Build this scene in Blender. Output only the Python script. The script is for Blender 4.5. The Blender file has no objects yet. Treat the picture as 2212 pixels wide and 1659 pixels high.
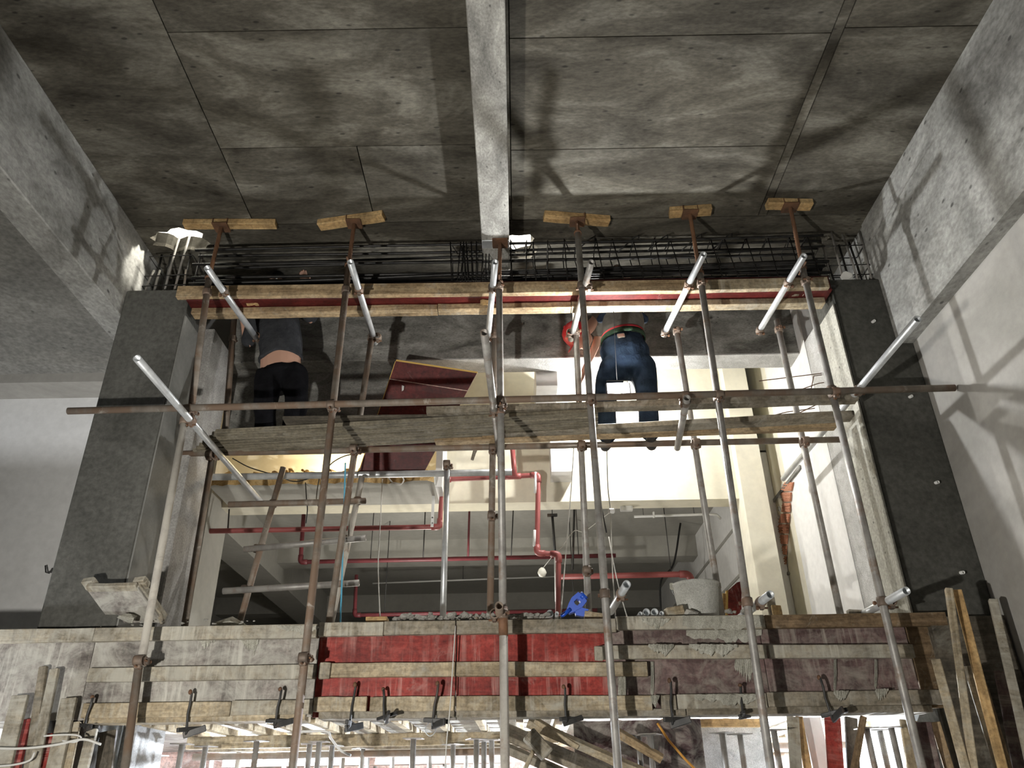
import bpy, bmesh, math, random
from mathutils import Vector, Matrix, noise as mnoise
random.seed(7)
SC = bpy.context.scene
COL = SC.collection

# ------------------------------------------------------------------ camera
FPX, PITCH, ROLL = 1690.0, math.radians(28.47), math.radians(0.99)
_fw = Vector((0, math.cos(PITCH), math.sin(PITCH)))
_r0 = Vector((1, 0, 0)); _u0 = _r0.cross(_fw)
_rt = math.cos(ROLL) * _r0 - math.sin(ROLL) * _u0
_up = math.sin(ROLL) * _r0 + math.cos(ROLL) * _u0
EYE = Vector((0, 0, 1.6))
cam_d = bpy.data.cameras.new('camera'); cam = bpy.data.objects.new('camera', cam_d); COL.objects.link(cam)
cam_d.sensor_width = 36; cam_d.lens = 36 * FPX / 2212; cam_d.clip_start = .05
_m = Matrix((_rt, _up, -_fw)).transposed().to_4x4(); _m.translation = EYE
cam.matrix_world = _m
SC.camera = cam
SC.view_settings.view_transform = 'Standard'; SC.view_settings.look = 'None'
SC.view_settings.gamma = 1; SC.view_settings.use_curve_mapping = False
SC.view_settings.exposure = 0.0

def ray(px, py): return _fw + _rt * ((px - 1106) / FPX) - _up * ((py - 829.5) / FPX)
def at(px, py, Y):
    v = ray(px, py); return EYE + v * (Y / v.y)
def atz(px, py, Z):
    v = ray(px, py); return EYE + v * ((Z - EYE.z) / v.z)
def atx(px, py, X):
    v = ray(px, py); return EYE + v * (X / v.x)

# ------------------------------------------------------------------ world and big lights
w = bpy.data.worlds.new('world'); SC.world = w; w.use_nodes = True
w.node_tree.nodes['Background'].inputs[0].default_value = (.80, .84, .90, 1)
w.node_tree.nodes['Background'].inputs[1].default_value = 0.045
def point_light(name, loc, watts, color=(1, 1, 1), radius=.05):
    d = bpy.data.lights.new(name, 'POINT'); d.energy = watts; d.color = color; d.shadow_soft_size = radius
    o = bpy.data.objects.new(name, d); o.location = loc; COL.objects.link(o); return o
def spot_light(name, loc, target, watts, angle, blend=.5, color=(1, 1, 1), radius=.05):
    d = bpy.data.lights.new(name, 'SPOT'); d.energy = watts; d.color = color; d.shadow_soft_size = radius
    d.spot_size = math.radians(angle); d.spot_blend = blend
    o = bpy.data.objects.new(name, d); o.location = loc
    o.rotation_euler = (Vector(target) - Vector(loc)).to_track_quat('-Z', 'Y').to_euler(); COL.objects.link(o); return o
KEY = Vector((-1.85, .9, 1.35))          # flood lamp on a stand beside the photographer
HUNG = at(1336, 843, 5.36)               # flood lamp hung between the workers' legs, facing the hall
spot_light('flood_light', KEY + Vector((.02, .07, .02)), (1.0, 5.1, 2.9), 640, 155, .75, (1, .965, .90), .06)
SIDE = Vector((-4.7, 4.35, 1.55))        # second flood lamp, out of the picture beside the neighbouring bay
spot_light('side_flood_light', SIDE + Vector((0, .05, .02)), (-4.3, 6.4, 2.3), 300, 140, .8, (.95, .97, 1), .06)
PROPR = Vector((1.75, 7.1, 1.15))
PROPL = at(563, 1632, 7.0)               # lamp left burning among the props
point_light('void_light', (-1.75, 6.86, 4.62), 22, (1, .78, .48), .05)
point_light('upper_light', (-1.2, 5.2, 7.6), 900, (1, .96, .86), .15)
point_light('room_fill_light', (-.8, 8.3, 3.0), 78, (1, .97, .91), .1)  # added fill, hidden below the formwork line, brightens back room and slab soffit

# ------------------------------------------------------------------ materials
MATS = {}
def new_mat(name):
    m = bpy.data.materials.new(name); m.use_nodes = True; MATS[name] = m
    nt = m.node_tree; return m, nt, nt.nodes['Principled BSDF']
def N(nt, t, **kw):
    n = nt.nodes.new(t)
    for k, v in kw.items(): setattr(n, k, v)
    return n
def coords(nt, scale=(1, 1, 1), rand=False):
    tc = N(nt, 'ShaderNodeTexCoord'); mp = N(nt, 'ShaderNodeMapping'); mp.inputs['Scale'].default_value = scale
    nt.links.new(tc.outputs['Object'], mp.inputs['Vector'])
    if rand:
        oi = N(nt, 'ShaderNodeObjectInfo'); mu = N(nt, 'ShaderNodeMath', operation='MULTIPLY'); mu.inputs[1].default_value = 37.
        nt.links.new(oi.outputs['Random'], mu.inputs[0])
        nt.links.new(mu.outputs[0], mp.inputs['Location'])
    return mp.outputs['Vector']
def noise(nt, vec, scale, detail=6, rough=.6, dist=0):
    n = N(nt, 'ShaderNodeTexNoise'); n.inputs['Scale'].default_value = scale; n.inputs['Detail'].default_value = detail
    n.inputs['Roughness'].default_value = rough; n.inputs['Distortion'].default_value = dist
    nt.links.new(vec, n.inputs['Vector']); return n.outputs['Fac']
def ramp(nt, fac, stops):
    r = N(nt, 'ShaderNodeValToRGB'); e = r.color_ramp.elements
    while len(e) < len(stops): e.new(.5)
    for el, (p, c) in zip(e, stops):
        el.position = p; el.color = (*c, 1) if len(c) == 3 else c
    nt.links.new(fac, r.inputs['Fac']); return r.outputs['Color']
def mix(nt, fac, a, b, mode='MIX'):
    n = N(nt, 'ShaderNodeMix', data_type='RGBA', blend_type=mode)
    if isinstance(fac, (int, float)): n.inputs[0].default_value = fac
    else: nt.links.new(fac, n.inputs[0])
    for s, v in ((6, a), (7, b)):
        if isinstance(v, tuple): n.inputs[s].default_value = (*v, 1)
        else: nt.links.new(v, n.inputs[s])
    return n.outputs[2]
def bump(nt, bsdf, h, strength=.3, dist=.01):
    b = N(nt, 'ShaderNodeBump'); b.inputs['Strength'].default_value = strength; b.inputs['Distance'].default_value = dist
    nt.links.new(h, b.inputs['Height']); nt.links.new(b.outputs[0], bsdf.inputs['Normal'])
def g(v): return (v, v, v)

def concrete(name, dark, mid, light, scale=1.6, pits=True, streak=(1, 1, 1), rough=.9, bstr=.35, stain=.55, rand=False):
    m, nt, b = new_mat(name); v = coords(nt, streak, rand)
    c = ramp(nt, noise(nt, v, scale, 9, .66, .6), [(.32, dark), (.5, mid), (.68, light)])
    big = ramp(nt, noise(nt, v, scale * .35, 4, .5, 1.2), [(.35, g(.55)), (.62, g(1.0))])
    c = mix(nt, stain, c, big, 'MULTIPLY')
    fine = noise(nt, v, scale * 22, 3, .6)
    c = mix(nt, .55 if pits or bstr > .45 else .12, c, ramp(nt, fine, [(.3, g(.45)), (.68, g(1.25))]), 'MULTIPLY')
    if pits:
        vo = N(nt, 'ShaderNodeTexVoronoi'); vo.inputs['Scale'].default_value = scale * 5; nt.links.new(v, vo.inputs['Vector'])
        c = mix(nt, .75, c, ramp(nt, vo.outputs['Distance'], [(.07, g(.2)), (.13, g(1))]), 'MULTIPLY')
    nt.links.new(c, b.inputs['Base Color']); b.inputs['Roughness'].default_value = rough
    b.inputs['Specular IOR Level'].default_value = .25
    bump(nt, b, fine, bstr, .006); return m

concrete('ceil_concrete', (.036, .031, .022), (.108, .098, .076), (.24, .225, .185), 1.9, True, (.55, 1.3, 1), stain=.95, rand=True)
concrete('beam_concrete', (.17, .165, .15), (.36, .355, .33), (.56, .555, .52), 1.7, True, (1, .6, 1), stain=.5)
concrete('rib_concrete', (.17, .165, .15), (.34, .33, .30), (.58, .57, .52), 2.6, True, (1.4, .8, 1), stain=.4)
concrete('old_concrete', (.10, .097, .086), (.25, .246, .225), (.44, .435, .405), 3.0, True, (.8, 1, 1.6), stain=.6)
concrete('wet_cement', (.058, .058, .050), (.084, .083, .072), (.115, .113, .10), 1.3, False, bstr=.5, stain=.35)
concrete('left_cement', (.085, .084, .074), (.125, .123, .11), (.165, .163, .147), 1.2, False, bstr=.5, stain=.35)
concrete('fresh_cement', (.15, .15, .135), (.21, .208, .19), (.28, .277, .255), 1.5, False, bstr=.4, stain=.3)
concrete('plaster_wall', (.30, .288, .26), (.39, .375, .342), (.47, .455, .42), .8, False, bstr=.15, stain=.3)
concrete('white_plaster', (.74, .735, .715), (.81, .805, .79), (.86, .855, .84), .7, False, bstr=.1, stain=.15)
concrete('cream_plaster', (.70, .65, .50), (.76, .715, .57), (.80, .765, .64), .6, False, bstr=.08, stain=.12)
concrete('grey_paint', (.36, .35, .315), (.42, .41, .37), (.47, .46, .42), .6, False, bstr=.1, stain=.25)
concrete('rough_white', (.46, .46, .44), (.60, .60, .585), (.72, .72, .71), 7, False, bstr=.9, stain=.3)
concrete('smooth_cement', (.36, .35, .30), (.43, .42, .365), (.50, .49, .43), 2.2, True, bstr=.3, stain=.3)
concrete('core_concrete', (.26, .25, .235), (.38, .37, .35), (.50, .49, .47), 3, False, bstr=.8, stain=.45)
concrete('mortar', (.30, .29, .24), (.44, .425, .36), (.55, .54, .47), 7, False, bstr=.8, stain=.25, rand=True)
concrete('bucket_grime', (.42, .415, .375), (.52, .515, .47), (.62, .615, .575), 6, False, bstr=.5, stain=.3)
concrete('rubble_stone', (.30, .285, .25), (.47, .455, .41), (.62, .605, .56), 9, False, bstr=.7, stain=.2, rand=True)
concrete('ochre_rubble', (.24, .15, .055), (.52, .35, .15), (.72, .55, .30), 7, False, bstr=.9, stain=.4, rand=True)
concrete('brick_red', (.42, .17, .10), (.56, .26, .16), (.66, .36, .25), 9, False, bstr=.6, stain=.25, rand=True)
concrete('floor_concrete', (.2, .195, .18), (.28, .275, .25), (.35, .34, .31), 1.2, True, rand=False)

def wood(name, dark, mid, light, cement=0., cem=(.42, .40, .34), rough=.75, along=1.4, across=22, streak=0.):
    m, nt, b = new_mat(name); v = coords(nt, (along, across, across), True)
    f = noise(nt, v, 1.0, 9, .7, .7)
    c = ramp(nt, f, [(.30, dark), (.5, mid), (.70, light)])
    v2 = coords(nt, (1, 1, 1), True)
    c = mix(nt, .6, c, ramp(nt, noise(nt, v2, 3.2, 6, .65, .4), [(.36, g(.32)), (.60, g(1.12))]), 'MULTIPLY')
    fl = noise(nt, v2, 38, 4, .65)
    c = mix(nt, .55, c, ramp(nt, fl, [(.34, g(.38)), (.6, g(1.18))]), 'MULTIPLY')
    if cement:
        lo = .62 - cement * .34
        k = ramp(nt, noise(nt, v2, 5.5, 9, .72, .8), [(lo, g(0)), (lo + .20, g(.85))])
        c = mix(nt, k, c, cem)
    if streak:
        v3 = coords(nt, (26, 1.6, 8), True); ks = ramp(nt, noise(nt, v3, 1.0, 6, .7, .3), [(.5, g(0)), (.64, g(streak))])
        lim = ramp(nt, noise(nt, v2, 2.3, 3, .5), [(.42, g(0)), (.6, g(1))]); kk = mix(nt, 1.0, ks, lim, 'MULTIPLY')
        c = mix(nt, kk, c, tuple(min(1, x * 1.32) for x in cem))
        v4 = coords(nt, (18, 1.2, 8), True); kd = ramp(nt, noise(nt, v4, 1.0, 6, .7, .4), [(.30, g(.52)), (.48, g(1))])
        c = mix(nt, .6, c, kd, 'MULTIPLY')
    nt.links.new(c, b.inputs['Base Color']); b.inputs['Roughness'].default_value = rough
    b.inputs['Specular IOR Level'].default_value = .3
    bump(nt, b, f, .45, .005); return m
wood('new_timber', (.36, .21, .08), (.56, .37, .17), (.68, .50, .26))
wood('batten_timber', (.22, .145, .075), (.44, .32, .185), (.60, .475, .30), .22)
wood('pale_timber', (.27, .205, .12), (.45, .365, .24), (.60, .51, .365), .3, streak=.35)
wood('grey_timber', (.15, .125, .088), (.27, .232, .172), (.38, .335, .26), .4, (.36, .34, .29), streak=.4)
wood('cement_timber', (.21, .175, .12), (.36, .315, .235), (.48, .43, .34), .62, streak=.7)
wood('brown_timber', (.10, .065, .035), (.20, .135, .075), (.30, .21, .13), .12)
wood('dark_timber', (.05, .042, .032), (.11, .095, .072), (.18, .155, .12), .15, (.25, .235, .2))
wood('ridged_board', (.10, .085, .057), (.20, .175, .125), (.30, .265, .20), .3, (.27, .25, .205), along=.8, across=40)
wood('red_ply', (.22, .026, .020), (.32, .042, .032), (.40, .085, .068), .14, (.46, .27, .235), .55, 2, 12, .55)
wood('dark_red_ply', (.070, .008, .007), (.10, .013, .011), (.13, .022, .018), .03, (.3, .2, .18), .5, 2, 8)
wood('purple_ply', (.125, .070, .066), (.20, .135, .125), (.27, .21, .19), .42, (.33, .295, .25), .65, 2, 14, .7)
wood('cement_ply', (.20, .17, .155), (.32, .29, .26), (.44, .415, .37), .62, (.45, .435, .385), .8, 3, 12, .9)
wood('stained_ply', (.03, .012, .014), (.09, .05, .05), (.2, .16, .14), .55, (.40, .37, .32), .7, 4, 8)
wood('pink_ply', (.50, .30, .24), (.62, .42, .35), (.72, .55, .48), .3, (.7, .64, .6), .7, 2, 8)

def metal(name, base, dark, rust, rustamt=.4, metallic=.6, rough=.45, cement=.0):
    m, nt, b = new_mat(name); v = coords(nt, (1, 1, .45), True)
    c = ramp(nt, noise(nt, v, 9, 6, .6), [(.35, dark), (.6, base)])
    lo = .72 - rustamt * .42
    k = ramp(nt, noise(nt, v, 5, 7, .66), [(lo, g(0)), (lo + .14, g(1))])
    c = mix(nt, k, c, rust)
    if cement:
        l2 = .70 - cement * .35
        k2 = ramp(nt, noise(nt, v, 7.3, 7, .7, .5), [(l2, g(0)), (l2 + .12, g(.9))])
        c = mix(nt, k2, c, (.50, .47, .41))
    nt.links.new(c, b.inputs['Base Color'])
    inv = N(nt, 'ShaderNodeMath', operation='MULTIPLY_ADD'); inv.inputs[1].default_value = -metallic; inv.inputs[2].default_value = metallic
    nt.links.new(k, inv.inputs[0]); nt.links.new(inv.outputs[0], b.inputs['Metallic'])
    b.inputs['Roughness'].default_value = rough
    bump(nt, b, noise(nt, v, 60, 3), .12, .002); return m
metal('galv_tube', (.72, .74, .75), (.52, .54, .55), (.40, .37, .33), .12, .55, .38, .05)
metal('worn_tube', (.40, .385, .36), (.26, .245, .225), (.20, .135, .09), .45, .35, .5, .2)
metal('rusty_tube', (.27, .235, .195), (.17, .14, .11), (.185, .125, .085), .7, .2, .65, .3)
metal('red_rust_tube', (.33, .12, .10), (.20, .08, .07), (.36, .30, .27), .45, .15, .55, .2)
metal('cement_tube', (.48, .45, .40), (.36, .33, .29), (.33, .25, .19), .4, .1, .75, .7)
metal('rust_iron', (.17, .085, .045), (.09, .05, .03), (.20, .10, .05), .5, .2, .7)
metal('dark_iron', (.06, .058, .055), (.03, .03, .03), (.10, .065, .045), .35, .4, .5)
metal('rebar_steel', (.036, .034, .032), (.014, .0135, .013), (.05, .038, .03), .3, .5, .45)
metal('grey_rebar', (.36, .34, .31), (.20, .19, .175), (.25, .19, .14), .35, .3, .6, .4)
metal('coupler_iron', (.22, .165, .125), (.10, .078, .062), (.20, .12, .08), .5, .3, .6, .2)
metal('prop_steel', (.33, .31, .28), (.2, .185, .165), (.22, .165, .125), .45, .3, .55, .35)
metal('red_pipe', (.33, .085, .08), (.26, .065, .062), (.30, .11, .10), .2, .0, .45)
metal('dark_red_pipe', (.16, .028, .034), (.11, .02, .025), (.2, .05, .05), .2, .0, .5)

def plain(name, col, rough=.6, metallic=0, emit=0, alpha=None):
    m, nt, b = new_mat(name); b.inputs['Base Color'].default_value = (*col, 1)
    b.inputs['Roughness'].default_value = rough; b.inputs['Metallic'].default_value = metallic
    if emit:
        b.inputs['Emission Color'].default_value = (*col, 1); b.inputs['Emission Strength'].default_value = emit
    return m
def fabric(name, a, c, scale=14):
    m, nt, b = new_mat(name); v = coords(nt)
    nt.links.new(ramp(nt, noise(nt, v, scale, 6, .6), [(.3, a), (.7, c)]), b.inputs['Base Color'])
    b.inputs['Roughness'].default_value = .95; b.inputs['Specular IOR Level'].default_value = .1
    bump(nt, b, noise(nt, v, scale * 1.3, 4, .6, .8), .5, .02)
fabric('black_cloth', (.004, .004, .005), (.010, .010, .012))
fabric('charcoal_shirt', (.030, .032, .036), (.055, .057, .062))
fabric('denim', (.008, .014, .026), (.018, .030, .050))
fabric('grey_shirt', (.15, .148, .132), (.23, .225, .20))
fabric('navy_cloth', (.014, .022, .040), (.035, .048, .075))
fabric('olive_belt', (.016, .03, .018), (.035, .06, .035))
plain('skin', (.56, .33, .24), .6)
plain('hair', (.008, .007, .006), .6)
plain('red_plastic', (.55, .028, .03), .35)
plain('red_cotton', (.42, .025, .035), .85)
plain('blue_plastic', (.012, .085, .55), .38)
plain('white_plastic', (.78, .78, .75), .5)
plain('black_rubber', (.012, .012, .012), .6)
plain('white_cord', (.62, .61, .57), .7)
plain('blue_hose', (.10, .42, .62), .5)
plain('chrome', (.75, .74, .70), .25, 1)
plain('bulb_hung', (.97, .985, 1), .3, 0, 5600)
plain('bulb_void', (1, .985, .95), .3, 0, 3300)
plain('bulb_prop', (.80, .88, 1), .3, 0, 30000)
plain('lens_lit', (1, .96, .88), .3, 0, 20)
plain('bulb_off', (.80, .79, .70), .35)
plain('orange_cord', (.62, .30, .05), .6)
plain('pvc_white', (.72, .72, .70), .4)
plain('boot', (.02, .018, .016), .7)
plain('ply_edge', (.62, .40, .10), .7)
plain('lamp_body', (.06, .06, .065), .5)
M = MATS
# ------------------------------------------------------------------ helpers
def mesh_obj(name, me, mat, parent=None, matrix=None):
    me.name = name
    if mat is not None and not me.materials: me.materials.append(M[mat])
    o = bpy.data.objects.new(name, me); COL.objects.link(o)
    mw = matrix if matrix is not None else Matrix()
    if parent is not None:
        o.parent = parent; o.matrix_local = PW[parent.name].inverted() @ mw
        PW[o.name] = mw
    else:
        o.matrix_world = mw; PW[o.name] = mw.copy()
    return o
PW = {}
def thing(name, label, cat, loc, group=None, rot=None):
    o = bpy.data.objects.new(name, None); o.empty_display_size = .1; COL.objects.link(o)
    mw = (rot.to_4x4() if rot is not None else Matrix()); mw.translation = Vector(loc)
    o.matrix_world = mw; PW[o.name] = mw.copy(); tag(o, label, cat, group); return o
def tag(o, label=None, cat=None, group=None, kind=None):
    if label: o['label'] = label
    if cat: o['category'] = cat
    if group: o['group'] = group
    if kind: o['kind'] = kind
    return o
def copy_tree(o, mw, parent=None):
    """copy a thing with its parts and sub-parts; mw = world matrix of the copy's root"""
    c = o.copy(); COL.objects.link(c)
    if parent is None:
        c.matrix_world = mw; PW[c.name] = mw.copy()
    else:
        c.parent = parent; c.matrix_parent_inverse = o.matrix_parent_inverse.copy(); c.matrix_basis = o.matrix_basis.copy()
    for ch in list(o.children): copy_tree(ch, None, c)
    return c
def frame(d, hint=(0, 0, 1)):
    """rotation whose local X axis is d and local Z is near hint"""
    x = Vector(d).normalized(); h = Vector(hint)
    if abs(x.dot(h.normalized())) > .98: h = Vector((0, 1, 0))
    y = h.cross(x).normalized(); z = x.cross(y)
    return Matrix((x, y, z)).transposed()
def mat4(rot, loc):
    m = rot.to_4x4(); m.translation = Vector(loc); return m
def from_bm(bm, smooth=False):
    me = bpy.data.meshes.new('m'); bm.normal_update(); bm.to_mesh(me); bm.free()
    if smooth:
        for p in me.polygons: p.use_smooth = True
    return me
def pydata(v, f, smooth=False):
    me = bpy.data.meshes.new('m'); me.from_pydata([tuple(x) for x in v], [], f); me.update()
    if smooth:
        for p in me.polygons: p.use_smooth = True
    return me
def rough_box(lx, ly, lz, seg=1, jit=0., bev=.004, seed=0, center=True):
    """box along local X, optionally cut along its length and jittered, edges bevelled"""
    rnd = random.Random(seed); bm = bmesh.new(); bmesh.ops.create_cube(bm, size=1)
    for v in bm.verts: v.co = Vector((v.co.x * lx, v.co.y * ly, v.co.z * lz))
    if seg > 1:
        es = [e for e in bm.edges if abs((e.verts[0].co - e.verts[1].co).x) > lx * .5]
        bmesh.ops.subdivide_edges(bm, edges=es, cuts=seg - 1, use_grid_fill=True)
    if jit:
        for v in bm.verts: v.co += Vector((rnd.uniform(-.3, .3), rnd.uniform(-1, 1), rnd.uniform(-1, 1))) * jit
    if bev: bmesh.ops.bevel(bm, geom=[e for e in bm.edges if len(e.link_faces) == 2 and e.calc_face_angle(0) > .8], offset=bev, segments=1, affect='EDGES')
    return from_bm(bm)
def box_me(lo, hi, bev=0.):
    bm = bmesh.new(); bmesh.ops.create_cube(bm, size=1)
    lo, hi = Vector(lo), Vector(hi)
    for v in bm.verts: v.co = Vector([lo[i] + (v.co[i] + .5) * (hi[i] - lo[i]) for i in range(3)])
    if bev: bmesh.ops.bevel(bm, geom=list(bm.edges), offset=bev, segments=1, affect='EDGES')
    return from_bm(bm)
def struct(name, lo, hi, mat, bev=0., parent=None):
    o = mesh_obj(name, box_me(lo, hi, bev), mat, parent)
    if parent is None: o['kind'] = 'structure'
    return o
def board(name, p0, p1, wdt, thk, mat, hint=(0, 0, 1), parent=None, seed=0, jit=.0015, seg=5, bev=.003):
    """timber from p0 to p1 (centre line); wdt across (local Y), thk along hint (local Z)"""
    p0, p1 = Vector(p0), Vector(p1); d = p1 - p0
    me = rough_box(d.length, wdt, thk, seg, jit, bev, seed)
    return mesh_obj(name, me, mat, parent, mat4(frame(d, hint), (p0 + p1) / 2))
TUBE = {}
def tube_me(L, r, wall=.0035, n=20):
    v, f = [], []
    for k, (rr, z) in enumerate(((r, 0), (r, L), (r - wall, L), (r - wall, 0))):
        for i in range(n):
            a = 2 * math.pi * i / n; v.append((z, rr * math.cos(a), rr * math.sin(a)))
    for k in range(4):
        b0, b1 = k * n, ((k + 1) % 4) * n
        for i in range(n): f.append((b0 + i, b0 + (i + 1) % n, b1 + (i + 1) % n, b1 + i))
    me = pydata(v, [q[::-1] for q in f])
    for i, p in enumerate(me.polygons): p.use_smooth = (i // n) % 2 == 0
    return me
def tube(name, label, p0, p1, mat, r=.0242, group=None, cat='tube', parent=None, wall=.0035):
    p0, p1 = Vector(p0), Vector(p1); d = p1 - p0
    o = mesh_obj(name, tube_me(d.length, r, wall), mat, parent, mat4(frame(d), p0))
    if parent is None: tag(o, label, cat, group)
    return o
def rod_me(pts, r, n=8, closed=False):
    """round rod through points (world coordinates)"""
    pts = [Vector(p) for p in pts]; v, f = [], []; m = len(pts); prev = None
    for i, p in enumerate(pts):
        if closed: d = pts[(i + 1) % m] - pts[i - 1]
        else: d = pts[min(i + 1, m - 1)] - pts[max(i - 1, 0)]
        d.normalize()
        a = prev if prev is not None else (Vector((0, 0, 1)) if abs(d.z) < .9 else Vector((1, 0, 0)))
        y = (a - d * a.dot(d)).normalized(); prev = y; z = d.cross(y)
        for k in range(n):
            t = 2 * math.pi * k / n; v.append(p + (y * math.cos(t) + z * math.sin(t)) * r)
    for i in range(m if closed else m - 1):
        a, b = i * n, ((i + 1) % m) * n
        for k in range(n): f.append((a + k, a + (k + 1) % n, b + (k + 1) % n, b + k))
    if not closed:
        f.append(tuple(range(n))[::-1]); f.append(tuple(range((m - 1) * n, m * n)))
    return pydata(v, f, True)
def smooth_path(pts, k=6):
    """Catmull-Rom through points"""
    P = [Vector(p) for p in pts]; P = [P[0] * 2 - P[1]] + P + [P[-1] * 2 - P[-2]]; out = []
    for i in range(1, len(P) - 2):
        for j in range(k):
            t = j / k; a, b, c, d = P[i - 1], P[i], P[i + 1], P[i + 2]
            out.append(.5 * ((2 * b) + (c - a) * t + (2 * a - 5 * b + 4 * c - d) * t * t + (3 * b - a - 3 * c + d) * t ** 3))
    out.append(P[-2]); return out
def bend_path(pts, rad=.05, k=4):
    """polyline with rounded corners"""
    P = [Vector(p) for p in pts]; out = [P[0]]
    for i in range(1, len(P) - 1):
        a, b, c = P[i - 1], P[i], P[i + 1]
        r_ = min(rad, (a - b).length * .45, (c - b).length * .45)
        s, e = b + (a - b).normalized() * r_, b + (c - b).normalized() * r_
        for j in range(k + 1):
            t = j / k; out.append(s * (1 - t) ** 2 + b * 2 * t * (1 - t) + e * t * t)
    out.append(P[-1]); return out
def centred(me):
    """shift mesh so that its origin is its base centre; returns location"""
    xs = [v.co for v in me.vertices]
    lo = Vector([min(c[i] for c in xs) for i in range(3)]); hi = Vector([max(c[i] for c in xs) for i in range(3)])
    c = Vector(((lo.x + hi.x) / 2, (lo.y + hi.y) / 2, lo.z))
    for v in me.vertices: v.co -= c
    return c
def rod(name, label, pts, r, mat, cat='cable', group=None, parent=None, n=8):
    me = rod_me(pts, r, n); c = centred(me)
    o = mesh_obj(name, me, mat, parent, Matrix.Translation(c))
    if parent is None: tag(o, label, cat, group)
    return o
def chunk_me(seed, sx=1, sy=1, sz=1, n=14):
    rnd = random.Random(seed); bm = bmesh.new()
    for _ in range(n):
        d = Vector((rnd.gauss(0, 1), rnd.gauss(0, 1), rnd.gauss(0, 1))).normalized() * rnd.uniform(.75, 1)
        bm.verts.new((d.x * sx, d.y * sy, d.z * sz))
    r = bmesh.ops.convex_hull(bm, input=list(bm.verts))
    bmesh.ops.delete(bm, geom=[e for e in r['geom_interior'] if isinstance(e, bmesh.types.BMVert)], context='VERTS')
    zmin = min(v.co.z for v in bm.verts)
    for v in bm.verts: v.co.z -= zmin
    return from_bm(bm)
def prism_me(poly, axis_vec):
    """extrude a closed polygon (world points) along a vector"""
    a = Vector(axis_vec); n = len(poly); v = [Vector(p) for p in poly] + [Vector(p) + a for p in poly]
    f = [tuple(range(n)), tuple(range(2 * n - 1, n - 1, -1))] + [(i, n + i, n + (i + 1) % n, (i + 1) % n)[::-1] for i in range(n)]
    me = pydata(v, f); bm = bmesh.new(); bm.from_mesh(me); bmesh.ops.recalc_face_normals(bm, faces=bm.faces); bpy.data.meshes.remove(me)
    return from_bm(bm)
def lathe_me(prof, n=28, smooth=True):
    v, f = [], []; m = len(prof)
    for r_, z in prof:
        for i in range(n):
            a = 2 * math.pi * i / n; v.append((r_ * math.cos(a), r_ * math.sin(a), z))
    for k in range(m - 1):
        for i in range(n): f.append((k * n + i, k * n + (i + 1) % n, (k + 1) * n + (i + 1) % n, (k + 1) * n + i))
    return pydata(v, f, smooth)
def join_me(meshes):
    bm = bmesh.new()
    for me in meshes:
        bm.from_mesh(me); bpy.data.meshes.remove(me)
    return from_bm(bm)
def xf(me, mtx):
    me.transform(mtx); return me
def evaluated(o):
    dg = bpy.context.evaluated_depsgraph_get(); dg.update()
    return bpy.data.meshes.new_from_object(o.evaluated_get(dg))
# ------------------------------------------------------------------ the setting
ZC = 5.85                                   # ceiling height
XL, XR = -3.088, 2.96                       # inner faces of the side beams
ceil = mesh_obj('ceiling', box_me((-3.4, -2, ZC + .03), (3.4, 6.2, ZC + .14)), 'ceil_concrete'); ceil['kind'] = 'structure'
xs_l, xs_r = [XL, -2.094, -1.10, -.30, -.205], [.06, .14, 1.06, 2.045, 2.115, XR + .02]
def panel_row(x0, x1, y0, y1, k):
    j = .004
    me = box_me((x0 + j, y0 + j, ZC), (x1 - j, y1 - j, ZC + .04))
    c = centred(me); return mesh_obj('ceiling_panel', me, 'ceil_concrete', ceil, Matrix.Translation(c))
for x0, x1, ys in ((XL, -2.094, (-2, 2.1, 5.01)), (-2.094, -.205, (-2, 1.36, 3.2, 4.17)), (-2.094, -1.1, (4.17, 5.01)), (-1.1, -.205, (4.17, 5.01)),
                   (-.205, .02, (-2, 5.01)), (.02, 2.045, (-2, 1.5, 3.285, 4.235, 5.01)), (2.045, 2.115, (-2, 2.2, 5.01)), (2.115, XR + .02, (-2, 1.4, 3.25, 5.01))):
    for y0, y1 in zip(ys, ys[1:]): panel_row(x0, x1, y0, y1, 0)
# strip of ceiling over the new beam, knocked through in three places (real holes, cut with a ragged outline)
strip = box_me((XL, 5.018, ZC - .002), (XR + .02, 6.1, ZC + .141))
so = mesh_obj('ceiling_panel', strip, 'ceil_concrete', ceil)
def ragged(cx, cy, rx, ry, seed, n=22, z0=ZC - .3, h=.7, flare=1.0):
    rnd = random.Random(seed); v, f = [], []
    rr = [rnd.uniform(.72, 1.12) for _ in range(n)]
    for z, k in ((z0, flare), (z0 + h, 1)):
        for i in range(n):
            a = 2 * math.pi * i / n; v.append((cx + rx * rr[i] * k * math.cos(a), cy + ry * rr[i] * k * math.sin(a), z))
    f = [tuple(range(n))[::-1], tuple(range(n, 2 * n))] + [(i, (i + 1) % n, n + (i + 1) % n, n + i) for i in range(n)]
    me = pydata(v, f); me.materials.append(M['old_concrete']); return me
HOLES = [(-2.76, 5.20, .25, .16, 3), (-.005, 5.36, .25, .20, 5), (2.62, 5.33, .12, .08, 9)]
cutters = []
for tgt in (ceil, so):
    for cx, cy, rx, ry, sd in HOLES:
        cu = bpy.data.objects.new('cut', ragged(cx, cy, rx, ry, sd, flare=1.0)); COL.objects.link(cu); cutters.append(cu)
        md = tgt.modifiers.new('cut', 'BOOLEAN'); md.object = cu; md.operation = 'DIFFERENCE'; md.solver = 'EXACT'
for tgt in (ceil, so):
    me = evaluated(tgt); tgt.modifiers.clear(); tgt.data = me
for cu in cutters:
    me = cu.data; bpy.data.objects.remove(cu); bpy.data.meshes.remove(me)
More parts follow.
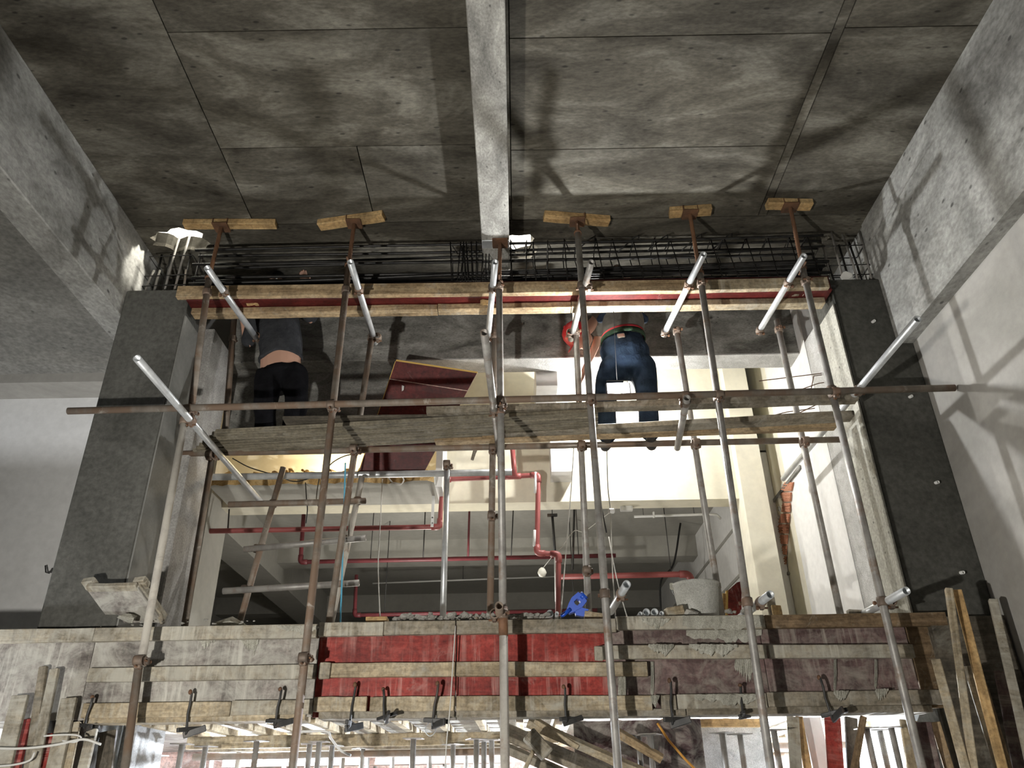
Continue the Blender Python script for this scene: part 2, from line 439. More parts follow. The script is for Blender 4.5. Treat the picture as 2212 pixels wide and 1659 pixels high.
# the lit room upstairs that shows through the holes
struct('wall_upper_storey', (-3.4, -2, 8.6), (3.4, 7, 8.7), 'white_plaster')
for i, (a, b) in enumerate((((-3.5, -2, 5.99), (-3.4, 7, 8.6)), ((3.4, -2, 5.99), (3.5, 7, 8.6)), ((-3.4, 6.9, 5.99), (3.4, 7, 8.6)), ((-3.4, -2.1, 5.99), (3.4, -2, 8.6)))):
    struct('wall_upper_side', a, b, 'white_plaster')
# bent bars left in the left hole
# centre rib and side beams
struct('beam_centre', (-.222, -2, 5.56), (-.002, 5.02, ZC), 'rib_concrete', .006)
be = struct('beam_centre_end', (-.222, 5.018, 5.57), (-.002, 5.42, ZC), 'rib_concrete', .012)
struct('beam_left', (-3.32, -2, 5.075), (XL, 6.2, ZC + .03), 'beam_concrete', .008)
struct('ceiling_left', (-9, -2, 5.125), (-3.31, 6.2, 5.3), 'floor_concrete')
struct('beam_left_back', (-9, 6.15, 5.03), (-2.6, 6.5, 5.85), 'plaster_wall', .005)
struct('wall_left', (-9, 6.45, -.2), (-2.96, 6.62, 5.05), 'white_plaster')
struct('beam_right', (XR, -2, 4.69), (3.2, 6.2, ZC + .03), 'beam_concrete', .012)
struct('trim_right', (XR - .012, -2, 5.63), (XR, 5.15, ZC), 'beam_concrete')
struct('wall_right', (3.085, -2, -.2), (3.25, 6.2, 4.70), 'plaster_wall')
# columns: fresh cement on the front, the inner faces boarded smooth
struct('column_left', (-3.09, 5.15, -.1), (-2.574, 5.56, 5.315), 'left_cement', .012)
struct('column_left_face', (-2.576, 5.153, 2.6), (-2.566, 5.55, 5.06), 'fresh_cement')
struct('column_left_core', (-3.0, 5.56, -.1), (-2.50, 6.05, 5.2), 'core_concrete', .01)
struct('column_right', (2.555, 5.15, -.1), (3.09, 5.50, 5.30), 'wet_cement', .012)
struct('column_right_face', (2.545, 5.153, 2.6), (2.557, 5.50, 5.06), 'smooth_cement')
struct('column_right_core', (2.60, 5.50, -.1), (3.09, 5.95, 5.2), 'rough_white', .01)
# little white plastic sleeves left in the right column
for (px, py), lab in zip(((1882, 694), (1962, 856), (2018, 1041), (2072, 1235)), ('topmost', 'second from the top', 'third from the top', 'lowest')):
    p = at(px, py, 5.15)
    tube('sleeve_stub', 'short white plastic sleeve stub, ' + lab + ', in the dark cement column', p + Vector((0, .05, 0)), p - Vector((-.012, .028, .012)), 'white_plastic', .011, 'sleeve stubs in the cement column', 'sleeve', wall=.003)
# existing beam behind the platform and the broken wall below it
struct('beam_old', (-2.6, 6.1, 5.175), (3.1, 6.35, ZC + .02), 'old_concrete', .008)
sof = mesh_obj('plaster_patch', box_me((-.95, 6.098, 5.166), (2.85, 6.345, 5.178)), 'rough_white', bpy.data.objects['beam_old'])
struct('wall_old', (-2.6, 6.30, 4.40), (-.93, 6.42, 5.18), 'old_concrete', .006)
# broken slab of the middle storey, its soffit painted grey
def broken_slab():
    rnd = random.Random(4); n = 34; x0, x1 = -2.75, -.72; top, bot = [], []
    for i in range(n + 1):
        x = x0 + (x1 - x0) * i / n
        yb = 6.62 + .05 * mnoise.noise(Vector((x * 3, 0, 0))) + rnd.uniform(-.025, .025)
        bot.append((x, yb, 4.2 + rnd.uniform(-.004, .004))); top.append((x, yb + .06 + rnd.uniform(-.05, .09), 4.34 + rnd.uniform(-.02, .02)))
    mid = [((a[0] + b[0]) / 2 + rnd.uniform(-.01, .01), min(a[1], b[1]) - rnd.uniform(-.03, .05), 4.27 + rnd.uniform(-.03, .03)) for a, b in zip(bot, top)]
    back_b = [(p[0], 7.2, 4.2) for p in bot]; back_t = [(p[0], 7.2, 4.34) for p in bot]
    rows = [back_b, bot, mid, top, back_t]; v = [p for r_ in rows for p in r_]; m = n + 1; f = []
    for k in range(4):
        for i in range(n): f.append((k * m + i, k * m + i + 1, (k + 1) * m + i + 1, (k + 1) * m + i))
    f += [tuple(k * m for k in range(5)), tuple(k * m + n for k in range(5))[::-1]]
    me = pydata(v, f); me.materials.append(M['grey_paint']); me.materials.append(M['ochre_rubble'])
    for i, p in enumerate(me.polygons): p.material_index = 1 if n <= i < 3 * n else 0
    return me
sl = mesh_obj('slab_broken', broken_slab(), None); sl['kind'] = 'structure'
struct('slab_side', (-.72, 6.75, 4.2), (-.66, 7.2, 4.9), 'white_plaster')
# cream wall of the stair void, pilaster, side wall, back room
struct('wall_cream', (-3.2, 7.2, 4.2), (2.32, 7.43, 5.9), 'cream_plaster')
struct('pilaster_cream', (2.18, 7.08, 2.4), (2.42, 7.43, 5.9), 'cream_plaster', .004)
struct('wall_void_right', (2.60, 5.95, 2.4), (2.8, 7.02, 5.9), 'white_plaster')
struct('wall_void_side', (2.605, 7.02, 2.4), (2.8, 8.3, 5.9), 'cream_plaster')
struct('wall_void_back', (2.40, 8.2, 2.4), (2.9, 8.3, 5.9), 'cream_plaster')
struct('beam_void', (.225, 6.35, 5.02), (.42, 7.2, 5.4), 'white_plaster')
struct('ceiling_void', (-3.2, 6.1, 5.9), (3.1, 7.6, 6.0), 'white_plaster')
struct('beam_stub', (.36, 6.92, 4.40), (.56, 7.2, 5.03), 'white_plaster')
struct('pier_left', (-4.4, 6.9, 2.4), (-2.83, 7.4, 4.9), 'grey_paint')
struct('ceiling_room', (-7, 7.43, 4.78), (6, 17, 4.9), 'grey_paint')
struct('beam_room', (-6, 10.2, 4.50), (5, 10.5, 4.79), 'grey_paint')
struct('beam_room_far', (-6, 13.2, 4.50), (5, 13.5, 4.79), 'grey_paint')
struct('beam_room_side', (-3.55, 7.43, 4.30), (-3.15, 16.5, 4.79), 'grey_paint')
struct('wall_room_back', (-7, 16.4, 2.4), (6, 16.6, 4.8), 'grey_paint')
struct('wall_room_left', (-5.2, 7.4, 2.4), (-5.0, 16.5, 4.8), 'grey_paint')
struct('wall_room_right', (2.42, 7.43, 2.4), (2.6, 16.5, 4.8), 'white_plaster')
for z in (4.25, 3.75):
    struct('trim_room_right', (2.405, 7.5, z), (2.42, 16, z + .03), 'grey_paint')
# floors: the hall floor, the new deck slab and the undercroft
struct('floor', (-9, -3, -.12), (4, 18, 0), 'floor_concrete')
struct('deck_slab', (-8.5, 5.46, 2.19), (6, 16.6, 2.62), 'cement_ply')
struct('beam_new_lower', (-9, 5.125, 2.24), (2.70, 5.46, 2.60), 'mortar')
struct('wall_undercroft_back', (-9, 9.3, 0), (4, 9.5, 2.3), 'pink_ply')
struct('wall_undercroft_right', (3.05, 6.1, 0), (3.25, 10.3, 2.3), 'white_plaster')
# ------------------------------------------------------------------ scaffold tubes
YF, YR = 4.85, 5.52
def line_at(a, b, Y, z0=None, z1=None):
    """two pixels on a plane at depth Y, optionally continued to heights"""
    p, q = at(*a, Y), at(*b, Y); d = q - p
    if z0 is not None: p = p + d * ((z0 - p.z) / d.z)
    if z1 is not None: q = q + (q - p) * ((z1 - q.z) / (q - p).z)
    return p, q
SG, TG = None, None
def std(label, a, b, Y, mat, foot=None, top=None, r=.0242):
    p, q = line_at(a, b, Y, None, foot)
    if top is not None: p = p + (p - q) * ((top - p.z) / (p - q).z)
    return tube('scaffold_standard', label, q, p, mat, r), p, q
F = {}
F['1a'] = std('thin rust-brown upright tube rising beside the dark cement column to the timber formwork', (451, 603), (410, 905), YF, 'rusty_tube')
F['1b'] = std('cement-spattered upright tube lapped below the rust-brown one beside the whitened column', (401, 895), (303, 1440), YF, 'cement_tube')
F['1c'] = std('brown upright tube standing in front of the cement-grey formwork panel beside the mortar tray', (301, 1430), (270, 1659), YF + .052, 'rusty_tube', 0.)
F['2'] = std('long rusty upright tube with a jack on top, crossing the edge of the red panel', (753, 575), (632, 1659), YF, 'rusty_tube', 0.)
F['3'] = std('straight galvanised upright tube under the concrete rib, sleeved at the formwork top', (1078, 612), (1087, 1352), YF, 'worn_tube')
F['3b'] = std('pale cement-washed upright tube standing in front of the bright red panel', (1087, 1335), (1091, 1659), YF + .0, 'cement_tube', 0., r=.0262)
F['4'] = std('dark worn upright tube passing the bending worker and the blue tool', (1248, 505), (1335, 1659), YF, 'worn_tube', 0.)
F['5'] = std('grey upright tube passing the white bucket, reddish over the purple panel', (1512, 592), (1665, 1659), YF, 'worn_tube', 0.)
F['6'] = std('worn upright tube in front of the pale inner face of the cement column', (1734, 582), (1992, 1659), YF, 'worn_tube', 0.)
R = {}
R['1'] = std('short rusty upright tube beside the worker in black, ending at the platform', (507, 672), (487, 930), YR, 'rusty_tube')
R['0'] = std('slim brown upright tube with a black foot behind the mortar tray', (466, 940), (400, 1345), YR, 'rusty_tube', 2.625)
R['2'] = std('brown upright tube with a black foot close beside the tube ladder', (803, 728), (711, 1345), YR, 'rusty_tube', 2.625)
R['3'] = std('rust-streaked upright tube directly behind the galvanised one under the rib', (1069, 690), (1059, 1320), YR + .03, 'rusty_tube', 2.625)
R['3b'] = std('bright galvanised upright tube hung from the short grey ledger beside the red board', (966, 1000), (957, 1328), 6.0, 'galv_tube', 2.625)
R['4'] = std('grey upright tube behind the red helmet, coupled low down near the blue tool', (1242, 670), (1272, 1330), YR, 'worn_tube', 2.625)
R['5'] = std('dark upright tube rising beside the bucket up to the formwork', (1461, 708), (1552, 1285), YR, 'worn_tube', 2.625)
R['6'] = std('dark upright tube standing against the bright white side wall', (1678, 692), (1816, 1330), YR, 'worn_tube', 2.625)
# ledgers
L1 = tube('scaffold_ledger', 'long brown ledger tube across the front at the workers\' shin height', at(147, 888, 4.797), at(2062, 838, 4.797), 'rusty_tube')
L2 = tube('scaffold_ledger', 'long dark ledger tube carrying the far edge of the working platform', at(345, 981, 5.575), at(1842, 949, 5.575), 'rusty_tube')
L3 = tube('scaffold_ledger', 'short zinc-grey ledger tube crossing below the red board', at(438, 1031, 6.05), at(1106, 1020, 6.05), 'galv_tube', .028)
# depth tubes under the upper formwork
UT = []
for lab, a, b, mt in (('white-washed stub tube poking out beside the worker in black', (-2.169, 4.51), (-2.10, 5.60), 'galv_tube'),
                  ('galvanised stub tube under the formwork next to the rusty jack tube', (-1.135, 4.47), (-1.141, 5.60), 'galv_tube'),
                  ('cement-stained stub tube under the formwork below the end of the rib', (-.105, 4.50), (-.20, 5.60), 'galv_tube'),
                  ('short dark stub tube under the formwork in front of the bending worker', (.585, 4.52), (.50, 5.60), 'worn_tube'),
                  ('pale stub tube under the formwork leading to the tube beside the bucket', (1.375, 4.45), (1.27, 5.55), 'galv_tube'),
                  ('pale stub tube under the formwork near the dark cement column', (2.10, 4.49), (2.06, 5.50), 'galv_tube')):
    UT.append(tube('scaffold_transom', lab, Vector((*a, 0)) * 1.0085 + Vector((0, 0, 5.064)), Vector((*b, 0)) * 1.004 + Vector((0, 0, 5.064)), mt))
PT = []
for lab, a, b, z, mt in (('long galvanised tube jutting out over the mortar tray, under the platform', (-2.228, 4.0), (-2.214, 6.47), 3.987, 'galv_tube'),
                     ('grey tube jutting out from the platform below the end of the rib', (-.155, 3.83), (-.105, 5.62), 4.02, 'worn_tube'),
                     ('grey stub tube jutting out in front of the platform next to the bending worker', (1.185, 4.72), (1.27, 5.57), 4.030, 'worn_tube'),
                     ('long shiny galvanised tube jutting out towards the plastered wall', (2.434, 3.95), (2.395, 6.53), 4.137, 'galv_tube')):
    PT.append(tube('scaffold_transom', lab, (*a, z), (*b, z), mt))
QT = []
for lab, a, Y, mt, back in (('rusty stub tube end lying on the rubble beside the sleeve joint', (1078, 1308), 4.62, 'rusty_tube', 5.75),
                  ('galvanised stub tube sticking out above the formwork between blue tool and bucket', (1354, 1262), 4.62, 'galv_tube', 5.35),
                  ('galvanised stub tube sticking out above the formwork past the bucket', (1664, 1284), 4.66, 'galv_tube', 5.35),
                  ('galvanised stub tube sticking out in front of the cement column foot', (1958, 1276), 4.58, 'galv_tube', 5.7)):
    p = at(*a, Y); QT.append(tube('scaffold_transom', lab, p, Vector((p.x - .02, back, max(p.z, 2.66))), mt))

# ------------------------------------------------------------------ couplers (one built, the rest copied)
def collar_me(r=.0242, wdt=.055, n=16):
    prof = [(r + .0005, -wdt / 2), (r + .006, -wdt / 2), (r + .0085, -wdt / 4), (r + .0085, wdt / 4), (r + .006, wdt / 2), (r + .0005, wdt / 2)]
    return lathe_me(prof, n)
def make_coupler():
    t = thing('scaffold_coupler', 'rusty iron clamp holding two scaffold tubes crosswise', 'coupler', (0, 0, 0), 'rusty clamps on the scaffold')
    # collar A runs along local Z at y=0, collar B along local X at y=-.053 (towards the viewer)
    mesh_obj('collar', collar_me(), 'coupler_iron', t)
    mesh_obj('collar', xf(collar_me(), Matrix.Translation((0, -.053, 0)) @ Matrix.Rotation(math.pi / 2, 4, 'Y')), 'coupler_iron', t)['second'] = 1
    mesh_obj('saddle', box_me((-.024, -.030, -.024), (.024, -.022, .024), .003), 'coupler_iron', t)
    for s, (o, ax) in enumerate((((.036, .004, 0), 'Y'), ((0, -.057, -.036), 'X'))):
        me = join_me([xf(lathe_me([(0, -.034), (.0062, -.034), (.0062, .034), (0, .034)], 8), Matrix.Translation(o) @ Matrix.Rotation(math.pi / 2, 4, 'X')),
                      xf(lathe_me([(0, -.036), (.0125, -.036), (.0125, -.022), (0, -.022)], 6, False), Matrix.Translation(o) @ Matrix.Rotation(math.pi / 2, 4, 'X'))])
        bo = mesh_obj('bolt', me, 'rust_iron', t)
        if s: bo['second'] = 1
    lug = [box_me((.026, -.008, -.02), (.046, .016, .02), .003), box_me((-.02, -.069, -.046), (.02, -.045, -.026), .003)]
    for i_, me in enumerate(lug):
        lo_ = mesh_obj('lug', me, 'coupler_iron', t)
        if i_: lo_['second'] = 1
    return t
CP = None; CPB = []
def coupler(p, up, cross, label=None, off=.053):
    """p on tube A; up = direction of tube A; cross = direction of tube B; off = distance between the two tubes"""
    global CP
    z = Vector(up).normalized(); x = Vector(cross); x = (x - z * x.dot(z)).normalized(); y = z.cross(x)
    mw = mat4(Matrix((x, y, z)).transposed(), p)
    if CP is None:
        CP = make_coupler()
    o = CP.copy(); COL.objects.link(o); o.matrix_world = mw; PW[o.name] = mw
    for ch in CP.children:
        c = ch.copy(); COL.objects.link(c); c.parent = o; c.matrix_parent_inverse = ch.matrix_parent_inverse.copy(); c.matrix_basis = ch.matrix_basis.copy()
        if ch.get('second'): c.matrix_basis = Matrix.Translation((0, .053 - off, 0)) @ c.matrix_basis
    if label: o['label'] = label
    return o
def on(rec, z):
    _, p, q = rec; t = (z - q.z) / (p.z - q.z); return q + (p - q) * t
def dirv(rec): return (rec[1] - rec[2]).normalized()
EX, EY = Vector((1, 0, 0)), Vector((0, 1, 0))
FN = {'1a': 'the thin rust-brown upright', '2': 'the long rusty upright', '3': 'the galvanised upright', '4': 'the upright before the bending worker', '5': 'the upright passing the bucket', '6': 'the upright at the column'}
RN = {'0': 'the slim black-footed upright by the mortar tray', '1': 'the short rusty upright', '2': 'the upright by the ladder', '3': 'the rust-streaked upright', '4': 'the grey upright behind the helmet', '5': 'the dark upright behind the bucket', '6': 'the dark upright at the white side wall'}
zl = lambda x: 4.045 + (x + 3.05) * .0098
for k, nm in (('1a', 'rusty clamp fixing the front ledger to the thin upright beside the cement column'), ('2', 'rusty clamp fixing the front ledger to the long upright with the jack'),
              ('3', 'dark clamp fixing the front ledger to the galvanised upright under the rib'), ('4', 'dark clamp fixing the front ledger to the upright passing the bending worker'),
              ('5', 'dark clamp fixing the front ledger to the upright passing the bucket'), ('6', 'dark clamp fixing the front ledger to the upright at the pale column face')):
    x = F[k][1].x; coupler(on(F[k], zl(x)), dirv(F[k]), EX, nm)
def tube_x(o, y):
    m = PW[o.name]; p0 = m.translation; d = m.to_3x3() @ Vector((1, 0, 0)); t = (y - p0.y) / d.y; return p0 + d * t
for i, k in enumerate(('1a', '2', '3', '4', '5', '6')):
    z = 5.064; p = on(F[k], z); dx = tube_x(UT[i], p.y).x - p.x
    coupler(p, dirv(F[k]), EY if dx > 0 else -EY, 'rusty clamp fixing the stub tube below the formwork to ' + FN[k], max(.05, abs(dx)))
for i, k in enumerate(('1', '2', '3', '4', '5', '6')):
    p = on(R[k], 5.064) if R[k][1].z > 5.064 else R[k][1]; dx = tube_x(UT[i], p.y).x - p.x
    coupler(p, dirv(R[k]), EY if dx > 0 else -EY, 'rusty clamp just under the formwork on ' + RN[k], max(.05, abs(dx)))
for k in ('0', '2', '3', '4', '5', '6'):
    coupler(on(R[k], 4.03 if k != '0' else 4.0), dirv(R[k]), EX, 'dark clamp fixing the far platform ledger to ' + RN[k])
for k, z, s, nm in (('1b', 3.98, -1, 'rusty clamp fixing the long jutting tube over the mortar tray'), ('3', 4.0, 1, 'dark clamp fixing the jutting tube under the rib'),
                ('6', 4.05, 1, 'dark clamp fixing the long shiny tube at the cement column')):
    i = {'1b': 0, '3': 1, '6': 3}[k]; z = PW[PT[i].name].translation.z; p = on(F[k], z); dx = tube_x(PT[i], p.y).x - p.x
    coupler(p, dirv(F[k]), EY if dx > 0 else -EY, nm, max(.045, abs(dx)))
for k, z, s, nm in (('1b', 2.40, 1, 'cement-caked clamp joining the two lapped uprights at the grey panel'), ('3', 2.80, 1, 'rusty clamp at the rubble under the rib'),
                ('4', 2.82, -1, 'cement-caked clamp holding the stub tube between blue tool and bucket'), ('5', 2.79, -1, 'dark clamp holding the stub tube past the bucket'),
                ('6', 2.78, -1, 'rusty clamp holding the stub tube at the foot of the cement column')):
    if k == '1b': coupler(on(F[k], z), dirv(F[k]), EX, nm, .03); continue
    i = {'3': 0, '4': 1, '5': 2, '6': 3}[k]; z = PW[QT[i].name].translation.z; p = on(F[k], z); dx = tube_x(QT[i], p.y).x - p.x
    coupler(p, dirv(F[k]), EY if dx > 0 else -EY, nm, max(.05, abs(dx)))
coupler(Vector((1.195, 4.797, zl(1.195))), EX, EY, 'dark clamp under the front ledger holding the stub tube next to the bending worker')
coupler(on(R['3'], 3.50), dirv(R['3']), EX, 'rusty clamp alone on the rust-streaked upright behind the galvanised one', .03)
coupler(on(R['4'], 3.07), dirv(R['4']), EX, 'rusty clamp alone on the grey upright above the blue tool', .03)
coupler(on(R['3b'], R['3b'][1].z - .03), dirv(R['3b']), EX, 'black clamp hanging the bright tube from the short grey ledger')
coupler(on(F['2'], 2.40), dirv(F['2']), EX, 'rusty clamp alone on the upright at the grey panel next to the red one', .03)

# sleeve joint on the galvanised upright
c = on(F['3'], 2.60)
o = mesh_obj('tube_sleeve', tube_me(.17, .0285, .003), 'rust_iron', None, mat4(frame(dirv(F['3'])), c - dirv(F['3']) * .09)); tag(o, 'rusty sleeve joining the galvanised upright to the pale one at the red panel', 'sleeve')

# ------------------------------------------------------------------ screw jacks with head plates and head timbers
def jack(rec, head, name_lab, mat='rust_iron'):
    base = rec[1]; head = Vector(head); d = (head - base)
    t = thing('screw_jack', name_lab, 'jack', base)
    # threaded spindle
    L = d.length; pr = []; n = int(L / .012)
    for i in range(n + 1): pr.append((.0145 if i % 2 else .0175, L * i / n))
    rot = frame(d); toZ = Matrix(((0, 0, 1), (0, 1, 0), (-1, 0, 0))).to_4x4()
    mesh_obj('spindle', xf(lathe_me([(0, -.03)] + pr + [(0, L)], 12), mat4(rot, base) @ Matrix.Rotation(math.pi / 2, 4, 'Y') @ Matrix.Translation((0, 0, 0)) ), mat, t)
    mesh_obj('nut', xf(join_me([lathe_me([(.016, 0), (.031, 0), (.031, .022), (.016, .022)], 12), box_me((-.085, -.006, .005), (.085, .006, .017), .002)]), mat4(rot, base) @ Matrix.Rotation(math.pi / 2, 4, 'Y')), mat, t)
    me = box_me((-.06, -.06, -.005), (.06, .06, .005), .001)
    mesh_obj('head_plate', me, mat, t, Matrix.Translation(head))
    for s in (-1, 1): mesh_obj('fork', box_me((s * .058 - .004, -.05, 0), (s * .058 + .004, .05, .055), .001), mat, t, Matrix.Translation(head) @ Matrix.Rotation(.0, 4, 'Z'))
    return t
for k, hp, lab, a, b, tl in (('1a', (478, 490), 'rusty screw jack on the thin upright, next to the knocked hole in the ceiling', (397, 490), (596, 490), 'long fresh pine block wedged against the ceiling above the worker in black'),
                     ('2', (765, 482), 'rusty screw jack on the long rusty upright', (688, 490), (828, 470), 'skewed pine block wedged against the ceiling above the rusty jack'),
                     ('4', (1247, 478), 'rusty screw jack with a splayed nut on the dark worn upright', (1175, 475), (1316, 486), 'two-tone pine block wedged against the ceiling near the concrete rib'),
                     ('5', (1490, 462), 'long leaning screw jack on the grey upright', (1447, 463), (1538, 457), 'short grey pine block wedged against the ceiling over the leaning jack'),
                     ('6', (1707, 447), 'rusty screw jack nearest the cement column', (1657, 448), (1753, 450), 'short pine block wedged against the ceiling near the starter bars')):
    hz = ZC - .056; ph = atz(*hp, hz); ph = Vector((ph.x, ph.y, hz)); jack(F[k], ph - Vector((0, 0, .006)), lab)
    pa, pb = atz(*a, hz), atz(*b, hz); mid = (pa + pb) / 2; sh = Vector((0, ph.y - mid.y, 0))
    pa, pb = pa + sh, pb + sh
    o = board('head_block', (pa.x, pa.y, hz + .027), (pb.x, pb.y, hz + .027), .09 if k != '1a' else .075, .052, 'new_timber', seed=ord(k[0])); tag(o, tl, 'timber')
# short jack under the concrete rib
jk = jack(F['3'], Vector((-.075, 4.93, 5.548)), 'screw jack with a bearing plate under the end of the concrete rib')
o = board('head_block', (-.22, 4.95, 5.556), (.0, 4.95, 5.556), .10, .010, 'galv_tube', seed=3); tag(o, 'pale steel packing plate under the end of the concrete rib', 'plate')

# ------------------------------------------------------------------ tube ladder
lp = [at(612, 1010, 5.95), at(519, 1340, 5.95), at(782, 1030, 5.95), at(716, 1340, 5.95)]
lad = thing('tube_ladder', 'makeshift ladder of scaffold tubes leaning behind the rusty uprights', 'ladder', (lp[1] + lp[3]) / 2)
for a, b, mt in ((lp[1], lp[0], 'rusty_tube'), (lp[3], lp[2], 'cement_tube')):
    a = a + (a - b) * ((a.z - 2.625) / (b.z - a.z)); tube('rail', None, a, b, mt, parent=lad)
for a, b, mt in (((494, 1090), (790, 1082), 'rusty_tube'), ((527, 1187), (790, 1162), 'worn_tube'), ((482, 1277), (776, 1259), 'worn_tube')):
    tube('rung', None, at(*a, 5.90), at(*b, 5.90), mt, parent=lad)
for px, py in ((590, 1088), (772, 1082), (556, 1185), (745, 1165), (529, 1273), (727, 1262)):
    me = collar_me(); mesh_obj('clamp', xf(me, Matrix.Rotation(0.0, 4, 'X')), 'coupler_iron', lad, Matrix.Translation(at(px, py, 5.95)))

# black rubber feet
for k, nm in (('0', 'black rubber foot under the slim brown upright'), ('2', 'black rubber foot under the brown upright beside the ladder')):
    q = R[k][2]; me = lathe_me([(0, 0), (.034, 0), (.032, .05), (.0255, .06), (.0255, .0605)], 16)
    o = mesh_obj('rubber_foot', me, 'black_rubber', R[k][0], Matrix.Translation((q.x, q.y, 2.62)))

for ch in list(CP.children): bpy.data.objects.remove(ch)
bpy.data.objects.remove(CP)
# ------------------------------------------------------------------ upper formwork between the columns
Yu = 5.075
zc = lambda px, py, Y: at(px, py, Y).z
uf = thing('trough_formwork', 'timber formwork trough with red plywood spanning between the columns under the reinforcement', 'formwork', (0, 5.2, 5.03))
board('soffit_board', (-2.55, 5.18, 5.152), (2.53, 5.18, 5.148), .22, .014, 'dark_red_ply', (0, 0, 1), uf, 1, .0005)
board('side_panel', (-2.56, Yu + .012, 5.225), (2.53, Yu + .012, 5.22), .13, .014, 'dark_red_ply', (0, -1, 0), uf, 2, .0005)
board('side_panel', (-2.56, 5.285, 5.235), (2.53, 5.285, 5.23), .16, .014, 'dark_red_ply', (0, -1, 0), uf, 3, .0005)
bat = (((384, 633), (1060, 625), .105, 'batten_timber'), ((1058, 625), (1500, 619), .105, 'batten_timber'), ((1497, 619), (1788, 613), .10, 'pale_timber'))
for i, (a, b, h, mt) in enumerate(bat):
    p, q = at(*a, Yu - .02), at(*b, Yu - .02); board('batten', p, q, h, .048, mt, (0, -1, 0), uf, 20 + i, .0022, 9)
for i, (x0, x1, mt) in enumerate(((-2.54, -.585, 'batten_timber'), (-.58, .48, 'batten_timber'), (.485, 2.50, 'pale_timber'))):
    board('joist', (x0, 5.215, 5.116), (x1, 5.215, 5.114), .09, .052, mt, (0, 0, 1), uf, 26 + i, .0022, 9)
for i, (px, py) in enumerate(((505, 652), (545, 655), (1722, 634), (1050, 653))):
    p = at(px, py, Yu + .06)
    board('packing_block', p - Vector((.045, 0, 0)), p + Vector((.05, 0, 0)), .03, .03, 'new_timber' if i % 2 else 'grey_timber', (0, -1, 0), uf, 40 + i, .004)

# ------------------------------------------------------------------ reinforcement
cage = thing('rebar_cage', 'black steel reinforcement cage lying in the timber formwork trough', 'rebar', (0, 5.2, 5.06))
def bar(pts, r=.009, m='rebar_steel', nm='longitudinal_bar', par=None): 
    me = rod_me(pts, r, 8); return mesh_obj(nm, me, m, par or cage)
rb = random.Random(11)
for j, (y0, z0, y1, z1, sag, r_) in enumerate(((5.10, 5.665, 5.10, 5.70, 0, .009), (5.17, 5.655, 5.16, 5.69, .01, .009), (5.26, 5.65, 5.24, 5.69, 0, .009), (5.33, 5.66, 5.32, 5.70, .01, .010),
     (5.11, 5.52, 5.11, 5.60, .05, .008), (5.30, 5.54, 5.30, 5.60, .03, .008), (5.12, 5.345, 5.12, 5.46, .0, .011), (5.16, 5.37, 5.15, 5.475, .01, .011), (5.20, 5.355, 5.20, 5.465, .0, .012), (5.25, 5.375, 5.25, 5.48, .015, .012), (5.29, 5.36, 5.30, 5.47, .0, .011),
     (5.12, 5.20, 5.12, 5.20, 0, .011), (5.18, 5.20, 5.18, 5.20, 0, .011), (5.25, 5.20, 5.25, 5.20, 0, .011), (5.14, 5.43, 5.13, 5.36, .0, .010), (5.22, 5.44, 5.22, 5.35, .0, .010))):
    pts = []
    for i in range(15):
        t = i / 14; pts.append((-2.58 + 5.16 * t, y0 + (y1 - y0) * t + .006 * math.sin(5 * t + j), z0 + (z1 - z0) * t - sag * math.sin(math.pi * t) + .008 * math.sin(3.3 * t * 2 + j * 1.7)))
    bar(pts, r_ * 1.25)
st = [-.46, -.43, -.385, -.35, -.33, -.30, -.27, -.235, -.20, -.175] + [.02, .12, .21] + [.30 + .155 * i + rb.uniform(-.02, .02) for i in range(15)]
for i, x in enumerate(st):
    tilt = rb.uniform(-.03, .03) + (-.05 if x > .5 else 0); top = 5.70 if x < 0 else 5.695 + rb.uniform(-.01, .02)
    p = [(x + tilt, 5.095, top), (x, 5.095, 5.185), (x, 5.265, 5.185), (x + tilt, 5.335, top)]
    pts = bend_path(p + [p[0], (x + tilt + rb.uniform(-.06, .06), 5.17, top - .07)], .02, 3)
    bar(pts, .0045, nm='stirrup')
for x in (.62, .98, 1.22, 1.5, 1.75):
    bar([(x - .09, 5.13, 5.60), (x + .05, 5.12, 5.73), (x + .09, 5.11, 5.75), (x + .08, 5.10, 5.70)], .006, nm='crank_bar')
# starter bars rising from the two columns
for nm, xs, ys, m_, lab in (('column_starters', (-2.98, -2.90, -2.82, -2.74, -2.66), (5.22, 5.36, 5.5), 'grey_rebar', 'cement-smeared starter bars standing on the dark cement column below the bright ceiling hole'),
                   ('column_starters', (2.60, 2.70, 2.82, 2.93), (5.20, 5.34), 'grey_rebar', 'cement-smeared starter bars standing on the cement column with the white sleeve stubs')):
    zt = 5.315 if xs[0] < 0 else 5.30
    t = thing(nm, lab, 'rebar', ((xs[0] + xs[-1]) / 2, 5.3, zt))
    for y in ys:
        for x in xs:
            if y == 5.36 and x == -2.82: continue
            dx = rb.uniform(-.03, .03); h = rb.choice((.40, .50, .53)) if x > 0 else rb.choice((.25, .36, .52))
            if nm and x < 0 and y == 5.22 and x in (-2.82, -2.74): h = .62
            mesh_obj('starter_bar', rod_me([(x, y, zt - .04), (x + dx * .4, y, zt + h * .5), (x + dx, y + .01, zt + h)], .0095, 8), m_ if y < 5.3 else 'rebar_steel', t)
    for k, z in enumerate((zt + .07, zt + .17, zt + .37)):
        x0, x1 = xs[0] - .02, xs[-1] + .02
        mesh_obj('tie', rod_me([(x0, 5.20, z), (x1, 5.20, z + .01), (x1, ys[-1] + .02, z), (x0, ys[-1] + .02, z)], .005, 6, True), 'rebar_steel', t)
